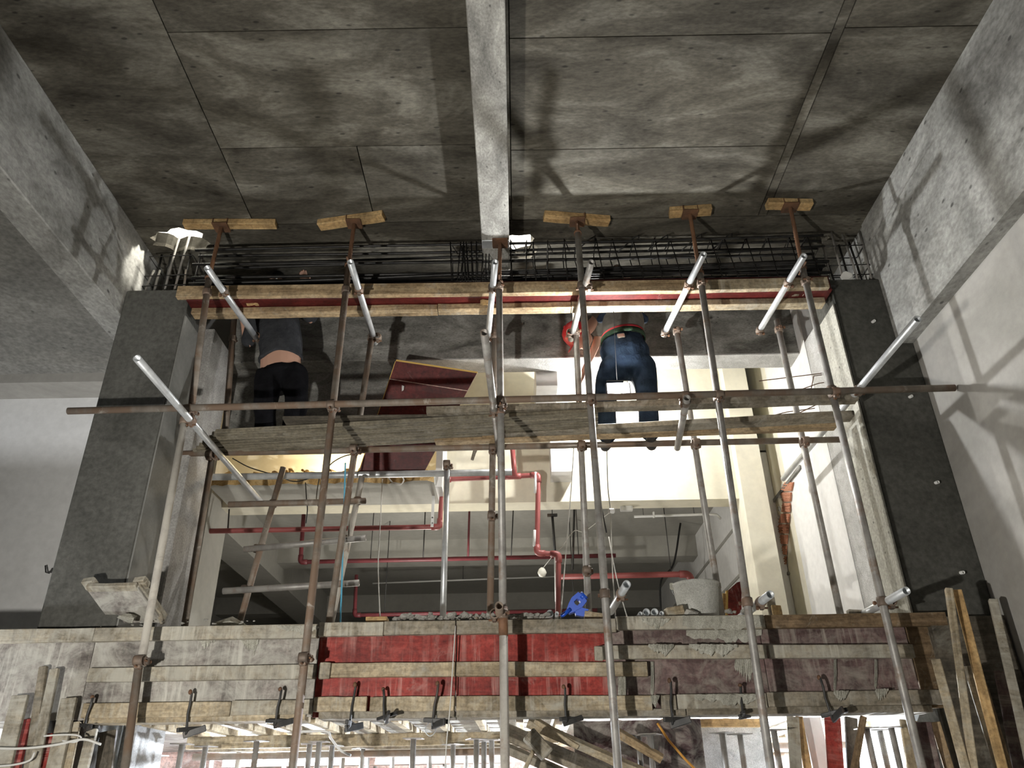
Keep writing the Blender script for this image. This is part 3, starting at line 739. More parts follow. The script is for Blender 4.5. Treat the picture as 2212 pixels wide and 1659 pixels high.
bl = mesh_obj('plastic_bag', chunk_me(5, .06, .05, .05, 18), 'white_cord', None, Matrix.Translation((2.72, 5.17, 5.302))); tag(bl, 'crumpled whitish plastic scrap between the starter bars on the cement column', 'scrap')

# ------------------------------------------------------------------ lower formwork
Yl = 5.10
lf = thing('edge_formwork', 'long lower beam formwork faced with grey, red and purple plywood panels and timber battens', 'formwork', (-.6, 5.1, 2.1))
def lrow(a, b, h, mt, thk, Y, nm, seed, jit=.0015):
    p, q = at(*a, Y), at(*b, Y); return board(nm, p, q, h, thk, mt, (0, -1, 0), lf, seed, jit, 6)
# plywood panels: (x0,x1 px, top px at both ends, bottom px at both ends)
for i, (x0, x1, t0, t1, b0, b1, mt) in enumerate(((-160, 190, 1368, 1364, 1560, 1556, 'cement_ply'), (190, 684, 1363, 1352, 1556, 1549, 'cement_ply'), (684, 985, 1352, 1347, 1549, 1545, 'red_ply'),
        (986, 1316, 1347, 1340, 1545, 1540, 'red_ply'), (1316, 1652, 1340, 1336, 1540, 1535, 'purple_ply'), (1652, 1972, 1335, 1332, 1535, 1530, 'purple_ply'), (1973, 2046, 1332, 1331, 1530, 1529, 'brown_timber'))):
    p, q = at(x0, t0, Yl + .006), at(x1, t1, Yl + .006); r_, s_ = at(x0, b0, Yl + .006), at(x1, b1, Yl + .006)
    zt, zb = (p.z + q.z) / 2, (r_.z + s_.z) / 2; x0w, x1w = (p.x + r_.x) / 2, (q.x + s_.x) / 2
    board('plywood_panel', (x0w + .002, Yl + .012, (zt + zb) / 2), (x1w - .002, Yl + .012, (zt + zb) / 2), zt - zb, .018, mt, (0, -1, 0), lf, 60 + i, .0006, 4, .002)
Hb = .083
rows = [('top', -160, 205, 1377, 1372, 'cement_timber'), ('top', 206, 688, 1372, 1364, 'cement_timber'), ('top', 690, 829, 1361, 1359, 'cement_timber'), ('top', 830, 984, 1358, 1356, 'grey_timber'), ('top', 986, 1330, 1356, 1352, 'grey_timber'),
        ('top', 1331, 1650, 1347, 1344, 'cement_timber'), ('top', 1652, 2042, 1344, 1338, 'brown_timber'),
        ('mid', 192, 684, 1459, 1451, 'cement_timber'), ('mid', 690, 984, 1449, 1446, 'pale_timber'), ('mid', 986, 1398, 1446, 1446, 'pale_timber'), ('midR', 1288, 1654, 1410, 1408, 'cement_timber'), ('midR', 1660, 1972, 1408, 1407, 'cement_timber'),
        ('bot', 180, 500, 1536, 1532, 'pale_timber'), ('bot', 501, 676, 1530, 1527, 'cement_timber'), ('bot', 679, 793, 1522, 1521, 'pale_timber'), ('bot', 800, 983, 1522, 1520, 'pale_timber'), ('bot', 986, 1408, 1520, 1519, 'pale_timber'),
        ('bot', 1428, 1460, 1518, 1518, 'grey_timber'), ('bot', 1462, 1655, 1516, 1514, 'cement_timber'), ('bot', 1657, 2032, 1512, 1506, 'grey_timber')]
for i, (k, x0, x1, y0, y1, mt) in enumerate(rows):
    dy = .004 * (i % 3) + (.035 if k == 'midR' else 0) + (.012 if k == 'top' else 0)
    p, q = at(x0, y0, Yl - .02 - dy), at(x1, y1, Yl - .02 - dy)
    h = Hb * (1.0 if k != 'midR' else .95)
    board('batten', p, q, h, .042, mt, (0, -1, 0), lf, 90 + i, .0016, 6)
# soffit boards that show below the bottom battens
for i, (x0, x1, y0, y1, mt) in enumerate(((185, 660, 1556, 1549, 'pale_timber'), (690, 984, 1546, 1543, 'grey_timber'), (986, 1480, 1543, 1539, 'grey_timber'), (1482, 2010, 1538, 1531, 'grey_timber'))):
    p, q = at(x0, y0, Yl - .005), at(x1, y1, Yl - .005)
    board('soffit_board', (p.x, 5.15, p.z), (q.x, 5.15, q.z), .16, .040, mt, (0, 0, 1), lf, 130 + i, .001)
# knee wedge and odd nailed offcuts
board('nailed_block', at(690, 1449, Yl - .055), at(714, 1449, Yl - .055), .095, .03, 'cement_timber', (0, -1, 0), lf, 141, .003, 2)
board('nailed_block', at(1284, 1412, Yl - .10), at(1302, 1412, Yl - .10), .08, .03, 'cement_timber', (0, -1, 0), lf, 142, .003, 2)
# mortar that ran down over the boards
def splash(x0, x1, ytop, ymin, ymax, Y, seed, thk=.007, n=26):
    rnd = random.Random(seed); top = []; bot = []
    for i in range(n + 1):
        px = x0 + (x1 - x0) * i / n
        k = .5 + .5 * mnoise.noise(Vector((px * .035, seed * 3.1, 0))); k = min(1, max(0, k * 1.3 - .1 + rnd.uniform(-.2, .2)))
        edge = min(1, 3.2 * min(i, n - i) / n + .05)
        top.append(at(px, ytop + rnd.uniform(-1, 1), Y)); bot.append(at(px, ymin + (ymax - ymin) * k * edge, Y))
    front = [p + Vector((0, -thk * rnd.uniform(.5, 1.3), 0)) for p in top]; fb = [p + Vector((0, -thk * .35, 0)) for p in bot]
    mid = [(a * .45 + b * .55) + Vector((0, -thk * rnd.uniform(.2, 1.1), 0)) for a, b in zip(front, fb)]
    m_ = n + 1; v = top + front + mid + fb + bot; f = []
    for k in range(4):
        for i in range(n): f.append((k * m_ + i, k * m_ + i + 1, (k + 1) * m_ + i + 1, (k + 1) * m_ + i)[::-1])
    me = pydata(v, f); return mesh_obj('mortar_splash', me, 'mortar', lf)
yb = Yl - .062
for i, a in enumerate(((1385, 1446, 1336, 1340, 1366, yb), (1474, 1646, 1331, 1352, 1366, yb), (1482, 1645, 1358, 1372, 1396, Yl), (1400, 1455, 1392, 1396, 1424, yb - .03), (1488, 1592, 1392, 1398, 1425, yb - .03),
     (1500, 1634, 1500, 1510, 1534, yb + .01), (1586, 1630, 1420, 1440, 1500, Yl), (1405, 1412, 1430, 1495, 1505, Yl), (1800, 1806, 1425, 1486, 1496, Yl), (1888, 1894, 1425, 1480, 1490, Yl),
     (1800, 1832, 1492, 1496, 1526, yb + .005), (1890, 1918, 1488, 1492, 1522, yb + .005), (1405, 1424, 1502, 1506, 1540, yb), (600, 690, 1352, 1356, 1376, yb), (430, 470, 1372, 1380, 1416, Yl), (520, 560, 1376, 1382, 1420, Yl), (1335, 1352, 1462, 1500, 1538, Yl - .01))):
    splash(*a, 200 + i)

# hook clamps along the lower edge of the formwork
def make_clamp():
    t = thing('formwork_clamp', 'iron hook clamp', 'clamp', (0, 0, 0), 'hook clamps under the lower formwork')
    mesh_obj('flat_bar', rod_me([(0, -.012, .115), (.012, -.016, .105), (.010, -.012, .06), (0, -.010, .0), (0, -.008, -.10), (.0, .02, -.125)], .0075, 6), 'dark_iron', t)
    mesh_obj('hook_tip', lathe_me([(0, 0), (.010, .004), (.013, .015), (.008, .026), (0, .03)], 8), 'rust_iron', t, Matrix.Translation((0.004, -.014, .098)))
    mesh_obj('cross_arm', rough_box(.16, .018, .024, 2, .002, .003, 3), 'dark_iron', t, mat4(frame((1, .30, .0)), (.02, .0, -.085)))
    mesh_obj('wedge', rough_box(.13, .016, .036, 1, 0, .003), 'dark_iron', t, mat4(frame((1, -.4, .25)), (.045, -.012, -.10)))
    return t
cl0 = None
for i, (px, py, lab) in enumerate(((193, 1541, 'hook clamp at the pale end of the lower batten beside the upright boards'), (405, 1541, 'hook clamp with a crossed wedge under the pale batten of the grey panels'), (600, 1528, 'hook clamp in the glare under the grey panels'),
      (757, 1526, 'hook clamp with a splayed head under the edge of the red panel'), (832, 1523, 'hook clamp with a curled tip under the red panel'), (941, 1522, 'rusty hook clamp with a thick cross arm under the red panel'),
      (1218, 1523, 'thin hook clamp under the red panel near the dark worn upright'), (1448, 1518, 'cement-caked hook clamp under the purple panel'), (1598, 1514, 'cement-caked hook clamp by the thick mortar runs'), (1785, 1508, 'hook clamp with a slanted wedge under the purple panel'))):
    p = at(px, py, Yl - .055); mw = Matrix.Translation(p) @ Matrix.Rotation((-.5, .6, .1, 1.2, -.9)[i % 5], 4, 'Z') @ Matrix.Rotation((.12, -.1, 0, .05, -.15)[i % 5], 4, 'Y') @ Matrix.Diagonal((1, 1, (.8, 1.05, .9, 1.1)[i % 4], 1))
    if cl0 is None: cl0 = make_clamp(); cl0.matrix_world = mw; o = cl0
    else: o = copy_tree(cl0, mw)
    o['label'] = lab

# ------------------------------------------------------------------ platform planks
ZP = 4.055
pl = thing('ridged_deck_board', 'wide ridged deck board of narrow strips under the worker in black', 'plank', (-.8, 5.25, ZP))
ns = 9
for i in range(ns):
    t = (i + .5) / ns
    a0, a1 = atz(470, 933, ZP), atz(408, 986, ZP); b0, b1 = atz(1292, 893, ZP), atz(1292, 944, ZP)
    p, q = a0.lerp(a1, t), b0.lerp(b1, t); wd = (a1 - a0).y / ns
    if i >= 7: q = p.lerp(q, .62 + .1 * (8 - i))
    board('strip', Vector((p.x, p.y, ZP + .012 + .004 * (i % 2))), Vector((q.x, q.y, ZP + .03 + .004 * (i % 2))), wd * .72, .030, 'ridged_board', (0, 0, 1), pl, 300 + i, .0015, 8)
board('spine', (a0.x + .5, 5.0 + .2, ZP + .045), (b0.x - .4, 5.2 + .05, ZP + .06), .30, .02, 'dark_timber', (0, 0, 1), pl, 320)
def plank(lab, a, b, wpx, mt, seed, z=ZP + .01, thk=.045):
    p, q = atz(*a, z), atz(*b, z); o = board('scaffold_plank', (p.x, p.y, z + thk / 2), (q.x, q.y, z + thk / 2), wpx, thk, mt, (0, 0, 1), None, seed, .003, 9); return tag(o, lab, 'plank')
plank('squared timber lying along the platform edge from the red board to the cement column', (922, 897), (1852, 868), .085, 'grey_timber', 330, ZP + .045, .05)
plank('weathered plank under the bending worker, its far end near the white side wall', (1092, 945), (1842, 904), .12, 'grey_timber', 331, ZP + .005, .04)
plank('yellowish plank along the far edge of the platform under the bending worker', (940, 958), (1806, 926), .09, 'batten_timber', 332, ZP - .002, .035)
o = board('scaffold_plank', at(1022, 985, 6.02), at(1035, 948, 5.80), .10, .025, 'grey_timber', (0, -1, .3), None, 335); tag(o, 'short offcut board standing on the grey ledger below the platform', 'board')
# ------------------------------------------------------------------ the two workers
def loft(secs, n=18, side=(1, 0, 0)):
    """closed tube through sections (centre, half-width along side, half-depth)"""
    v, f = [], []; S = [(Vector(c), a, b) for c, a, b in secs]; m = len(S)
    for i, (c, a, b) in enumerate(S):
        d = (S[min(i + 1, m - 1)][0] - S[max(i - 1, 0)][0]).normalized(); x = Vector(side); x = (x - d * x.dot(d))
        x = x.normalized() if x.length > .05 else d.orthogonal().normalized(); y = d.cross(x)
        for k in range(n):
            t = 2 * math.pi * k / n; v.append(c + x * a * math.cos(t) + y * b * math.sin(t))
    for i in range(m - 1):
        for k in range(n): f.append((i * n + k, i * n + (k + 1) % n, (i + 1) * n + (k + 1) % n, (i + 1) * n + k))
    f.append(tuple(range(n))[::-1]); f.append(tuple(range((m - 1) * n, m * n)))
    return pydata(v, f)
def limb(pts, rads, k=5, side=(1, 0, 0), flat=False):
    P = smooth_path(pts, k); out = []; m = len(pts) - 1
    for i, p in enumerate(P):
        t = i / k; j = min(int(t), m - 1); u = t - j; u = u * u * (3 - 2 * u)
        a, b = rads[j], rads[j + 1]
        a = a if isinstance(a, tuple) else (a, a); b = b if isinstance(b, tuple) else (b, b)
        out.append((p, a[0] + (b[0] - a[0]) * u, a[1] + (b[1] - a[1]) * u))
    # rounded ends
    def cap(s, nx): 
        d = (s[0] - nx[0]).normalized(); r_ = min(s[1], s[2])
        return [(s[0] + d * r_ * h, s[1] * w_, s[2] * w_) for h, w_ in ((.9, .35), (.6, .75), (.3, .93))]
    return loft(([] if flat else cap(out[0], out[1])) + out + cap(out[-1], out[-2])[::-1], 18, side)
def fuse(name, meshes, mat, parent, voxel=.008, smooth=6, tri=None):
    me = join_me(meshes); o = bpy.data.objects.new('tmp', me); COL.objects.link(o)
    r_ = o.modifiers.new('r', 'REMESH'); r_.mode = 'VOXEL'; r_.voxel_size = voxel
    s_ = o.modifiers.new('s', 'SMOOTH'); s_.factor = .5; s_.iterations = smooth
    out = evaluated(o); bpy.data.objects.remove(o); bpy.data.meshes.remove(me)
    for p in out.polygons: p.use_smooth = True
    return mesh_obj(name, out, mat, parent)
def wrinkle(o, amp, sc, seed=0):
    for v in o.data.vertices:
        q = v.co * sc; d = mnoise.noise_vector(Vector((q.x, q.y, q.z * .55)) + Vector((seed, 0, 0)))
        v.co += Vector(d) * amp
def hand(wrist, d, palm_n, curl=.9, s=1.0, thumb=1):
    """palm and five bent fingers; d = pointing direction, palm_n = palm normal"""
    d = Vector(d).normalized(); n_ = Vector(palm_n); n_ = (n_ - d * n_.dot(d)).normalized(); x = d.cross(n_) * thumb
    w0 = Vector(wrist); out = [limb([w0 - d * .02, w0 + d * .045 * s, w0 + d * .09 * s], [(.024 * s, .02 * s), (.038 * s, .017 * s), (.036 * s, .014 * s)], 4, x)]
    for k, (off, ln) in enumerate(((.030, .070), (.010, .080), (-.010, .074), (-.029, .058))):
        a = w0 + d * .088 * s + x * off * s; p = [a - d * .02 * s]; ang = .15
        for L in (.45, .32, .23):
            dd = d * math.cos(ang) + n_ * math.sin(ang); a = a + dd * ln * L * s; p.append(a); ang += curl
        out.append(limb(p, [.0095 * s, .0092 * s, .0085 * s, .0075 * s], 3, x))
    a = w0 + d * .025 * s + x * .03 * s
    out.append(limb([a - x * .012 * s, a + (x * .6 + d * .6) * .035 * s, a + (x * .35 + d + n_ * .45) * .062 * s], [.013 * s, .0115 * s, .009 * s], 3, n_))
    return out
def head_parts(c, face, up, s=1.0):
    """head centred at c looking along face"""
    f_ = Vector(face).normalized(); u = Vector(up); u = (u - f_ * u.dot(f_)).normalized(); x = f_.cross(u); c = Vector(c)
    prof = [(-.118, .030, .045, .018), (-.105, .048, .058, .022), (-.07, .062, .078, .012), (-.02, .071, .088, 0), (.03, .075, .096, -.008), (.075, .066, .085, -.012), (.105, .040, .052, -.012), (.118, .012, .016, -.01)]
    P = [loft([(c + u * z * s + f_ * o_ * s, a * s, b * s) for z, a, b, o_ in prof], 20, x)]
    P.append(limb([c + f_ * .078 * s + u * .02 * s, c + f_ * .100 * s - u * .018 * s, c + f_ * .082 * s - u * .03 * s], [.009 * s, .013 * s, .010 * s], 3, x))   # nose
    P.append(limb([c + f_ * .078 * s - u * .058 * s - x * .022 * s, c + f_ * .088 * s - u * .057 * s, c + f_ * .078 * s - u * .058 * s + x * .022 * s], [.006 * s, .009 * s, .006 * s], 3, u))  # mouth
    for k in (-1, 1):
        P.append(limb([c + x * k * .072 * s + u * .025 * s - f_ * .01 * s, c + x * k * .083 * s + u * .0 * s - f_ * .018 * s, c + x * k * .072 * s - u * .03 * s - f_ * .005 * s], [(.006, .014), (.007, .018), (.005, .010)], 3, x))
        P.append(limb([c + f_ * .074 * s + x * k * .016 * s + u * .03 * s, c + f_ * .078 * s + x * k * .034 * s + u * .035 * s, c + f_ * .066 * s + x * k * .05 * s + u * .03 * s], [.006 * s, .008 * s, .005 * s], 3, u))   # brow
    return P
def boot(ankle, toe_dir, s=1.0):
    a = Vector(ankle); t = Vector(toe_dir).normalized(); z0 = Vector((0, 0, -.045 * s))
    me = limb([a + z0 - t * .05, a + z0 + t * .04, a + z0 + t * .13 + Vector((0, 0, -.006)), a + z0 + t * .17 + Vector((0, 0, -.01))], [(.036, .032), (.042, .037), (.046, .030), (.036, .024)], 5, t.cross(Vector((0, 0, 1))))
    return [me, limb([a + Vector((0, 0, .06)), a + Vector((0, 0, -.04))], [.046, .043], 3)]
def eyes(par, c, face, up, s=1.0):
    f_ = Vector(face).normalized(); u = Vector(up); u = (u - f_ * u.dot(f_)).normalized(); x = f_.cross(u); c = Vector(c)
    for k in (-1, 1):
        me = lathe_me([(0, -.011), (.008, -.008), (.011, 0), (.008, .008), (0, .011)], 10)
        mesh_obj('eye', me, 'white_plastic', par, Matrix.Translation(c + f_ * .072 * s + x * k * .032 * s + u * .015 * s))

ZD = ZP + .048
def clampz(p, z): return Vector((p.x, p.y, z))
# --- worker in black, standing on the ridged board behind the formwork
a1 = clampz(at(575, 925, 5.46), ZD + .07); a2 = clampz(at(632, 925, 5.50), ZD + .07)
k1, k2 = at(572, 868, 5.42), at(640, 866, 5.46); h1, h2 = at(582, 815, 5.53), at(634, 812, 5.53)
pv, wa, ch = at(608, 800, 5.54), at(606, 768, 5.56), at(602, 705, 5.60)
sh1, sh2, nk = at(556, 668, 5.62), at(648, 664, 5.64), at(598, 640, 5.64); hd = nk + Vector((-.02, .03, .125))
el1, wr1 = at(538, 742, 5.66), at(522, 672, 5.60); el2, wr2 = at(676, 690, 5.76), at(660, 620, 5.60)
w1 = thing('person', 'person in a charcoal shirt and black trousers standing with back bared, head behind the formwork', 'person', (a1 + a2) / 2 - Vector((0, 0, .07)))
face1 = (-.35, -.8, .35)
bd = [limb([pv - Vector((0, 0, .05)), wa, ch, nk - Vector((0, 0, .02))], [(.165, .114), (.164, .112), (.150, .10), (.06, .06)]), limb([nk - Vector((0, 0, .05)), hd - Vector((0, 0, .06))], [.052, .050])] + head_parts(hd, face1, (0, 0, 1), .95)
for h, k, a in ((h1, k1, a1), (h2, k2, a2)): bd.append(limb([h, k, a], [.075, .052, .04]))
for sh, e, w_, d_ in ((sh1, el1, wr1, (.1, -.2, 1)), (sh2, el2, wr2, (-.2, -.4, 1))):
    bd += [limb([sh, e, w_], [.048, .036, .026])] + hand(w_, d_, (0, -1, 0), .5, .95)
body = fuse('body', bd, 'skin', w1, .0065, 3)
tr = fuse('trousers', [limb([at(610, 796, 5.545), pv - Vector((0, 0, .03)), pv - Vector((0, 0, .10))], [(.172, .120), (.195, .140), (.18, .125)], 5, (1, 0, 0), True)] + [limb([h + Vector((0, 0, .01)), k, a.lerp(k, .45), a + Vector((0, 0, -.015))], [(.115, .112), (.094, .09), (.082, .08), (.086, .08)]) for h, k, a in ((h1, k1, a1), (h2, k2, a2))], 'black_cloth', w1, .009, 4)
wrinkle(tr, .012, 9, 1)
sh_ = fuse('shirt', [limb([at(606, 778, 5.56), wa + Vector((0, 0, .03)), ch, at(600, 655, 5.63)], [(.186, .134), (.176, .126), (.182, .124), (.12, .10)], 5, (1, 0, 0), True), limb([sh1, sh1.lerp(el1, .55), el1.lerp(wr1, .1)], [.078, .068, .062]), limb([sh2, sh2.lerp(el2, .55), el2.lerp(wr2, .1)], [.078, .068, .062])], 'charcoal_shirt', w1, .009, 4)
wrinkle(sh_, .010, 8, 2)
# the trouser waist slips down and the shirt rides up on one side, so the bare back shows
zw = at(610, 796, 5.545).z
for v in tr.data.vertices:
    if v.co.z > zw - .06: v.co.z -= max(0, min(1, (at(640, 796, 5.545).x - v.co.x) / .25)) * .055
for v in sh_.data.vertices:
    k = max(0, min(1, (at(655, 778, 5.56).x - v.co.x) / .30)); low = max(0, 1 - (v.co.z - at(606, 778, 5.56).z) / .16)
    v.co.z += low * (.004 + .03 * math.sin(math.pi * min(1, k)) - .055 * max(0, k - .62))
fuse('boot', boot(a1, (-.1, 1, 0)), 'boot', w1, .007, 3); fuse('boot', boot(a2, (.2, 1, 0)), 'boot', w1, .007, 3)
fuse('hair', [limb([hd + Vector((0, .03, .01)), hd + Vector((0, .02, .06)), hd + Vector((0, -.01, .095))], [(.085, .085), (.085, .09), (.06, .065)])], 'hair', w1, .009, 3)
eyes(w1, hd, face1, (0, 0, 1), .95)

# --- worker in dark blue trousers bending away from the platform edge
b1 = clampz(at(1310, 925, 5.54), ZD + .05); b2 = clampz(at(1402, 915, 5.54), ZD + .05)
n1, n2 = at(1308, 855, 5.56), at(1398, 850, 5.55); g1, g2 = at(1323, 800, 5.60), at(1386, 796, 5.60)
pv2, wa2, ch2 = at(1352, 772, 5.60), at(1348, 722, 5.64), at(1340, 672, 5.76)
s1, s2, nk2 = at(1296, 668, 5.84), at(1378, 664, 5.82), at(1290, 690, 5.88); hd2 = at(1254, 728, 5.86)
e1, r1 = at(1290, 735, 5.97), at(1262, 800, 5.97); e2, r2 = at(1395, 640, 5.92), at(1352, 600, 5.72)
w2 = thing('person', 'person in dark blue trousers, red waistband and red safety helmet bending over behind the platform', 'person', (b1 + b2) / 2 - Vector((0, 0, .05)))
face2 = (-.5, .35, -.6); up2 = (-.6, -.2, .35)
bd = [limb([pv2 - Vector((0, 0, .04)), wa2, ch2, nk2], [(.150, .11), (.148, .105), (.155, .105), (.06, .06)]), limb([nk2 + Vector((.06, 0, .02)), nk2, hd2], [.055, .05, .05])] + head_parts(hd2, face2, up2, .95)
for h, k, a in ((g1, n1, b1), (g2, n2, b2)): bd.append(limb([h, k, a], [.078, .054, .04]))
for sh, e, w_, d_ in ((s1, e1, r1, (-.2, .1, -1)), (s2, e2, r2, (-.5, -.5, .6))):
    bd += [limb([sh, e, w_], [.046, .036, .026])] + hand(w_, d_, (-1, 0, 0), .5, .95)
fuse('body', bd, 'skin', w2, .0065, 3)
tr = fuse('trousers', [limb([at(1346, 737, 5.635), at(1350, 763, 5.615), pv2 - Vector((0, 0, .07))], [(.168, .125), (.205, .155), (.19, .15)])] + [limb([h + Vector((0, 0, .02)), k, k.lerp(a, .6), a + Vector((0, 0, -.0))], [(.118, .120), (.092, .088), (.080, .078), (.076, .074)]) for h, k, a in ((g1, n1, b1), (g2, n2, b2))], 'denim', w2, .009, 4)
wrinkle(tr, .012, 8, 5)
fuse('shirt', [limb([at(1347, 722, 5.64), wa2 + Vector((0, .01, .03)), ch2, nk2 + Vector((.03, 0, .01))], [(.172, .128), (.178, .128), (.185, .13), (.085, .085)]), limb([s1, s1.lerp(e1, .7)], [.072, .064]), limb([s2, s2.lerp(e2, .7)], [.072, .064])], 'grey_shirt', w2, .009, 5)
wrinkle(w2.children[-1], .010, 8, 6)
fuse('jacket', [limb([at(1297, 690, 5.70), at(1320, 668, 5.66), at(1352, 664, 5.66), at(1392, 690, 5.70)], [.035, .05, .055, .04], 5, (0, 0, 1))], 'navy_cloth', w2, .009, 4)
def ring(c, rx, ry, tilt, h, nm, mt, par, n=40):
    me = bpy.data.meshes.new('m'); v, f = [], []
    for (k, z, o_) in ((0, -h / 2, 0), (1, -h / 2, .008), (2, h / 2, .008), (3, h / 2, 0)):
        for i in range(n):
            a = 2 * math.pi * i / n; x, y = (rx + o_) * math.cos(a), (ry + o_) * math.sin(a)
            v.append(Vector(c) + Vector((x, y, z + tilt * x - .18 * y)))
    for k in range(4):
        for i in range(n): f.append((k * n + i, k * n + (i + 1) % n, ((k + 1) % 4) * n + (i + 1) % n, ((k + 1) % 4) * n + i))
    return mesh_obj(nm, pydata(v, f, True), mt, par)
bc = at(1346, 735, 5.635)
belt = ring(bc, .182, .138, .10, .045, 'belt', 'olive_belt', w2)
ring(bc + Vector((0, .0, .034)), .175, .130, .12, .03, 'waistband', 'red_cotton', w2)
bk = at(1341, 727, 5.495)
mesh_obj('buckle', box_me((-.032, -.006, -.024), (.032, .006, .024), .008), 'chrome', belt, Matrix.Translation(bk - Vector((0, .012, 0))) @ Matrix.Rotation(-.15, 4, 'Y'))
fuse('boot', boot(b1, (0, 1, 0)), 'boot', w2, .007, 3); fuse('boot', boot(b2, (.2, 1, 0)), 'boot', w2, .007, 3)
eyes(w2, hd2, face2, up2, .95)
# helmet
u = Vector(up2).normalized(); f_ = Vector(face2); f_ = (f_ - u * f_.dot(u)).normalized(); x = f_.cross(u)
hm = Matrix((x, f_, u)).transposed()
pr = [(.128, -.02), (.130, -.012), (.122, -.008), (.118, .03), (.105, .075), (.075, .112), (.035, .130), (0, .135)]
me = join_me([lathe_me(pr, 32), lathe_me([(.0, .1345), (.012, .14), (.012, .13)], 8)])
hl = mesh_obj('helmet', me, 'red_plastic', w2, mat4(hm, hd2 + u * .035))
mesh_obj('peak', xf(lathe_me([(.0, .004), (.075, .0), (.078, -.006), (.0, -.002)], 20), Matrix.Diagonal((1.0, .9, 1, 1))), 'red_plastic', hl, mat4(hm, hd2 + u * .02 + f_ * .105))
for k in (-1, 1):
    mesh_obj('vent', lathe_me([(0, .0), (.008, 0), (.008, .006), (0, .007)], 8), 'white_plastic', hl, mat4(hm, hd2 + u * .035) @ Matrix.Translation((.117, .03 * k, .03)) @ Matrix.Rotation(math.pi / 2, 4, 'Y'))

# flood lamp hung in front of the bending worker, facing the hall
lamp = thing('work_lamp', 'glaring white flood lamp hung in front of the knees of the bending worker', 'lamp', HUNG - Vector((0, 0, .06)))
dome = [(.034 * math.cos(a), .034 * math.sin(a)) for a in (0, .3, .6, .9, 1.2, 1.45)] + [(0, .034)]
LM = mat4(frame((0, -1, .12)), HUNG)
mesh_obj('bulb', xf(lathe_me(dome, 20), Matrix.Rotation(math.pi / 2, 4, 'Y')), 'bulb_hung', lamp, LM)
mesh_obj('housing', rough_box(.03, .19, .15, 1, 0, .008), 'lamp_body', lamp, LM @ Matrix.Translation((-.010, 0, 0)))
mesh_obj('bracket', rod_me([HUNG + Vector((-.08, .03, 0)), HUNG + Vector((-.08, .03, .10)), HUNG + Vector((.08, .03, .10)), HUNG + Vector((.08, .03, 0))], .005, 6), 'lamp_body', lamp)
mesh_obj('lamp_cord', rod_me(smooth_path([HUNG + Vector((0, .03, .10)), HUNG + Vector((.0, .0, .25)), (HUNG.x, 5.24, 5.10)], 6), .0025, 6), 'black_rubber', lamp)
VB = at(1313, 850, 6.5)
vb = thing('work_lamp', 'bare bulb hanging behind the bending worker, lighting the cream wall', 'lamp', VB - Vector((0, 0, .04)))
mesh_obj('bulb', lathe_me([(0, -.034), (.018, -.028), (.028, -.01), (.027, .008), (.016, .028), (.0, .030)], 16), 'bulb_void', vb, Matrix.Translation(VB))
mesh_obj('socket', lathe_me([(0, .026), (.018, .026), (.019, .075), (.010, .085), (0, .086)], 14), 'lamp_body', vb, Matrix.Translation(VB))
mesh_obj('lamp_cord', rod_me([VB + Vector((0, 0, .08)), (VB.x, VB.y, 5.9)], .003, 6), 'black_rubber', vb)
# flood lamp on its stand, beside the photographer
fl = thing('flood_lamp', 'flood lamp on a tripod stand beside the photographer', 'lamp', (KEY.x, KEY.y, 0))
dirn = (Vector((0, 5.1, 2.9)) - KEY).normalized(); fr = frame(dirn)
mesh_obj('housing', rough_box(.06, .22, .16, 1, 0, .01), 'lamp_body', fl, mat4(fr, KEY - dirn * .04))
mesh_obj('lens', rough_box(.004, .19, .13, 1, 0, .001), 'lens_lit', fl, mat4(fr, KEY - dirn * .008))
mesh_obj('pole', rod_me([(KEY.x, KEY.y - .03, .35), (KEY.x, KEY.y - .03, KEY.z - .02)], .014, 10), 'lamp_body', fl)
for i in range(3):
    a = i * 2.094 + .4; mesh_obj('leg', rod_me([(KEY.x, KEY.y - .03, .42), (KEY.x + .38 * math.cos(a), KEY.y - .03 + .38 * math.sin(a), .012)], .01, 8), 'lamp_body', fl)

fl2 = thing('flood_lamp', 'flood lamp on a short stand below the neighbouring bay', 'lamp', (SIDE.x, SIDE.y, 0))
dirn = (Vector((-4.6, 6.4, 3.6)) - SIDE).normalized(); fr = frame(dirn)
mesh_obj('housing', rough_box(.06, .22, .16, 1, 0, .01), 'lamp_body', fl2, mat4(fr, SIDE - dirn * .04))
mesh_obj('lens', rough_box(.004, .19, .13, 1, 0, .001), 'lens_lit', fl2, mat4(fr, SIDE - dirn * .008))
mesh_obj('pole', rod_me([(SIDE.x, SIDE.y - .03, 0.0), (SIDE.x, SIDE.y - .03, SIDE.z - .02)], .016, 10), 'lamp_body', fl2)
mesh_obj('foot', lathe_me([(0, 0), (.16, 0), (.15, .02), (.02, .04), (0, .04)], 20), 'lamp_body', fl2, Matrix.Translation((SIDE.x, SIDE.y - .03, 0)))
# ------------------------------------------------------------------ things lying on the new beam and deck
ZT = 2.625
def put(name, me, mat, loc, lab, cat, group=None, rot=0.):
    o = mesh_obj(name, me, mat, None, Matrix.Translation(loc) @ Matrix.Rotation(rot, 4, 'Z')); return tag(o, lab, cat, group)
zt = lambda px: at(px, 1347 - (px - 700) * .0165, 5.09).z + .018      # top of the formwork's upper batten
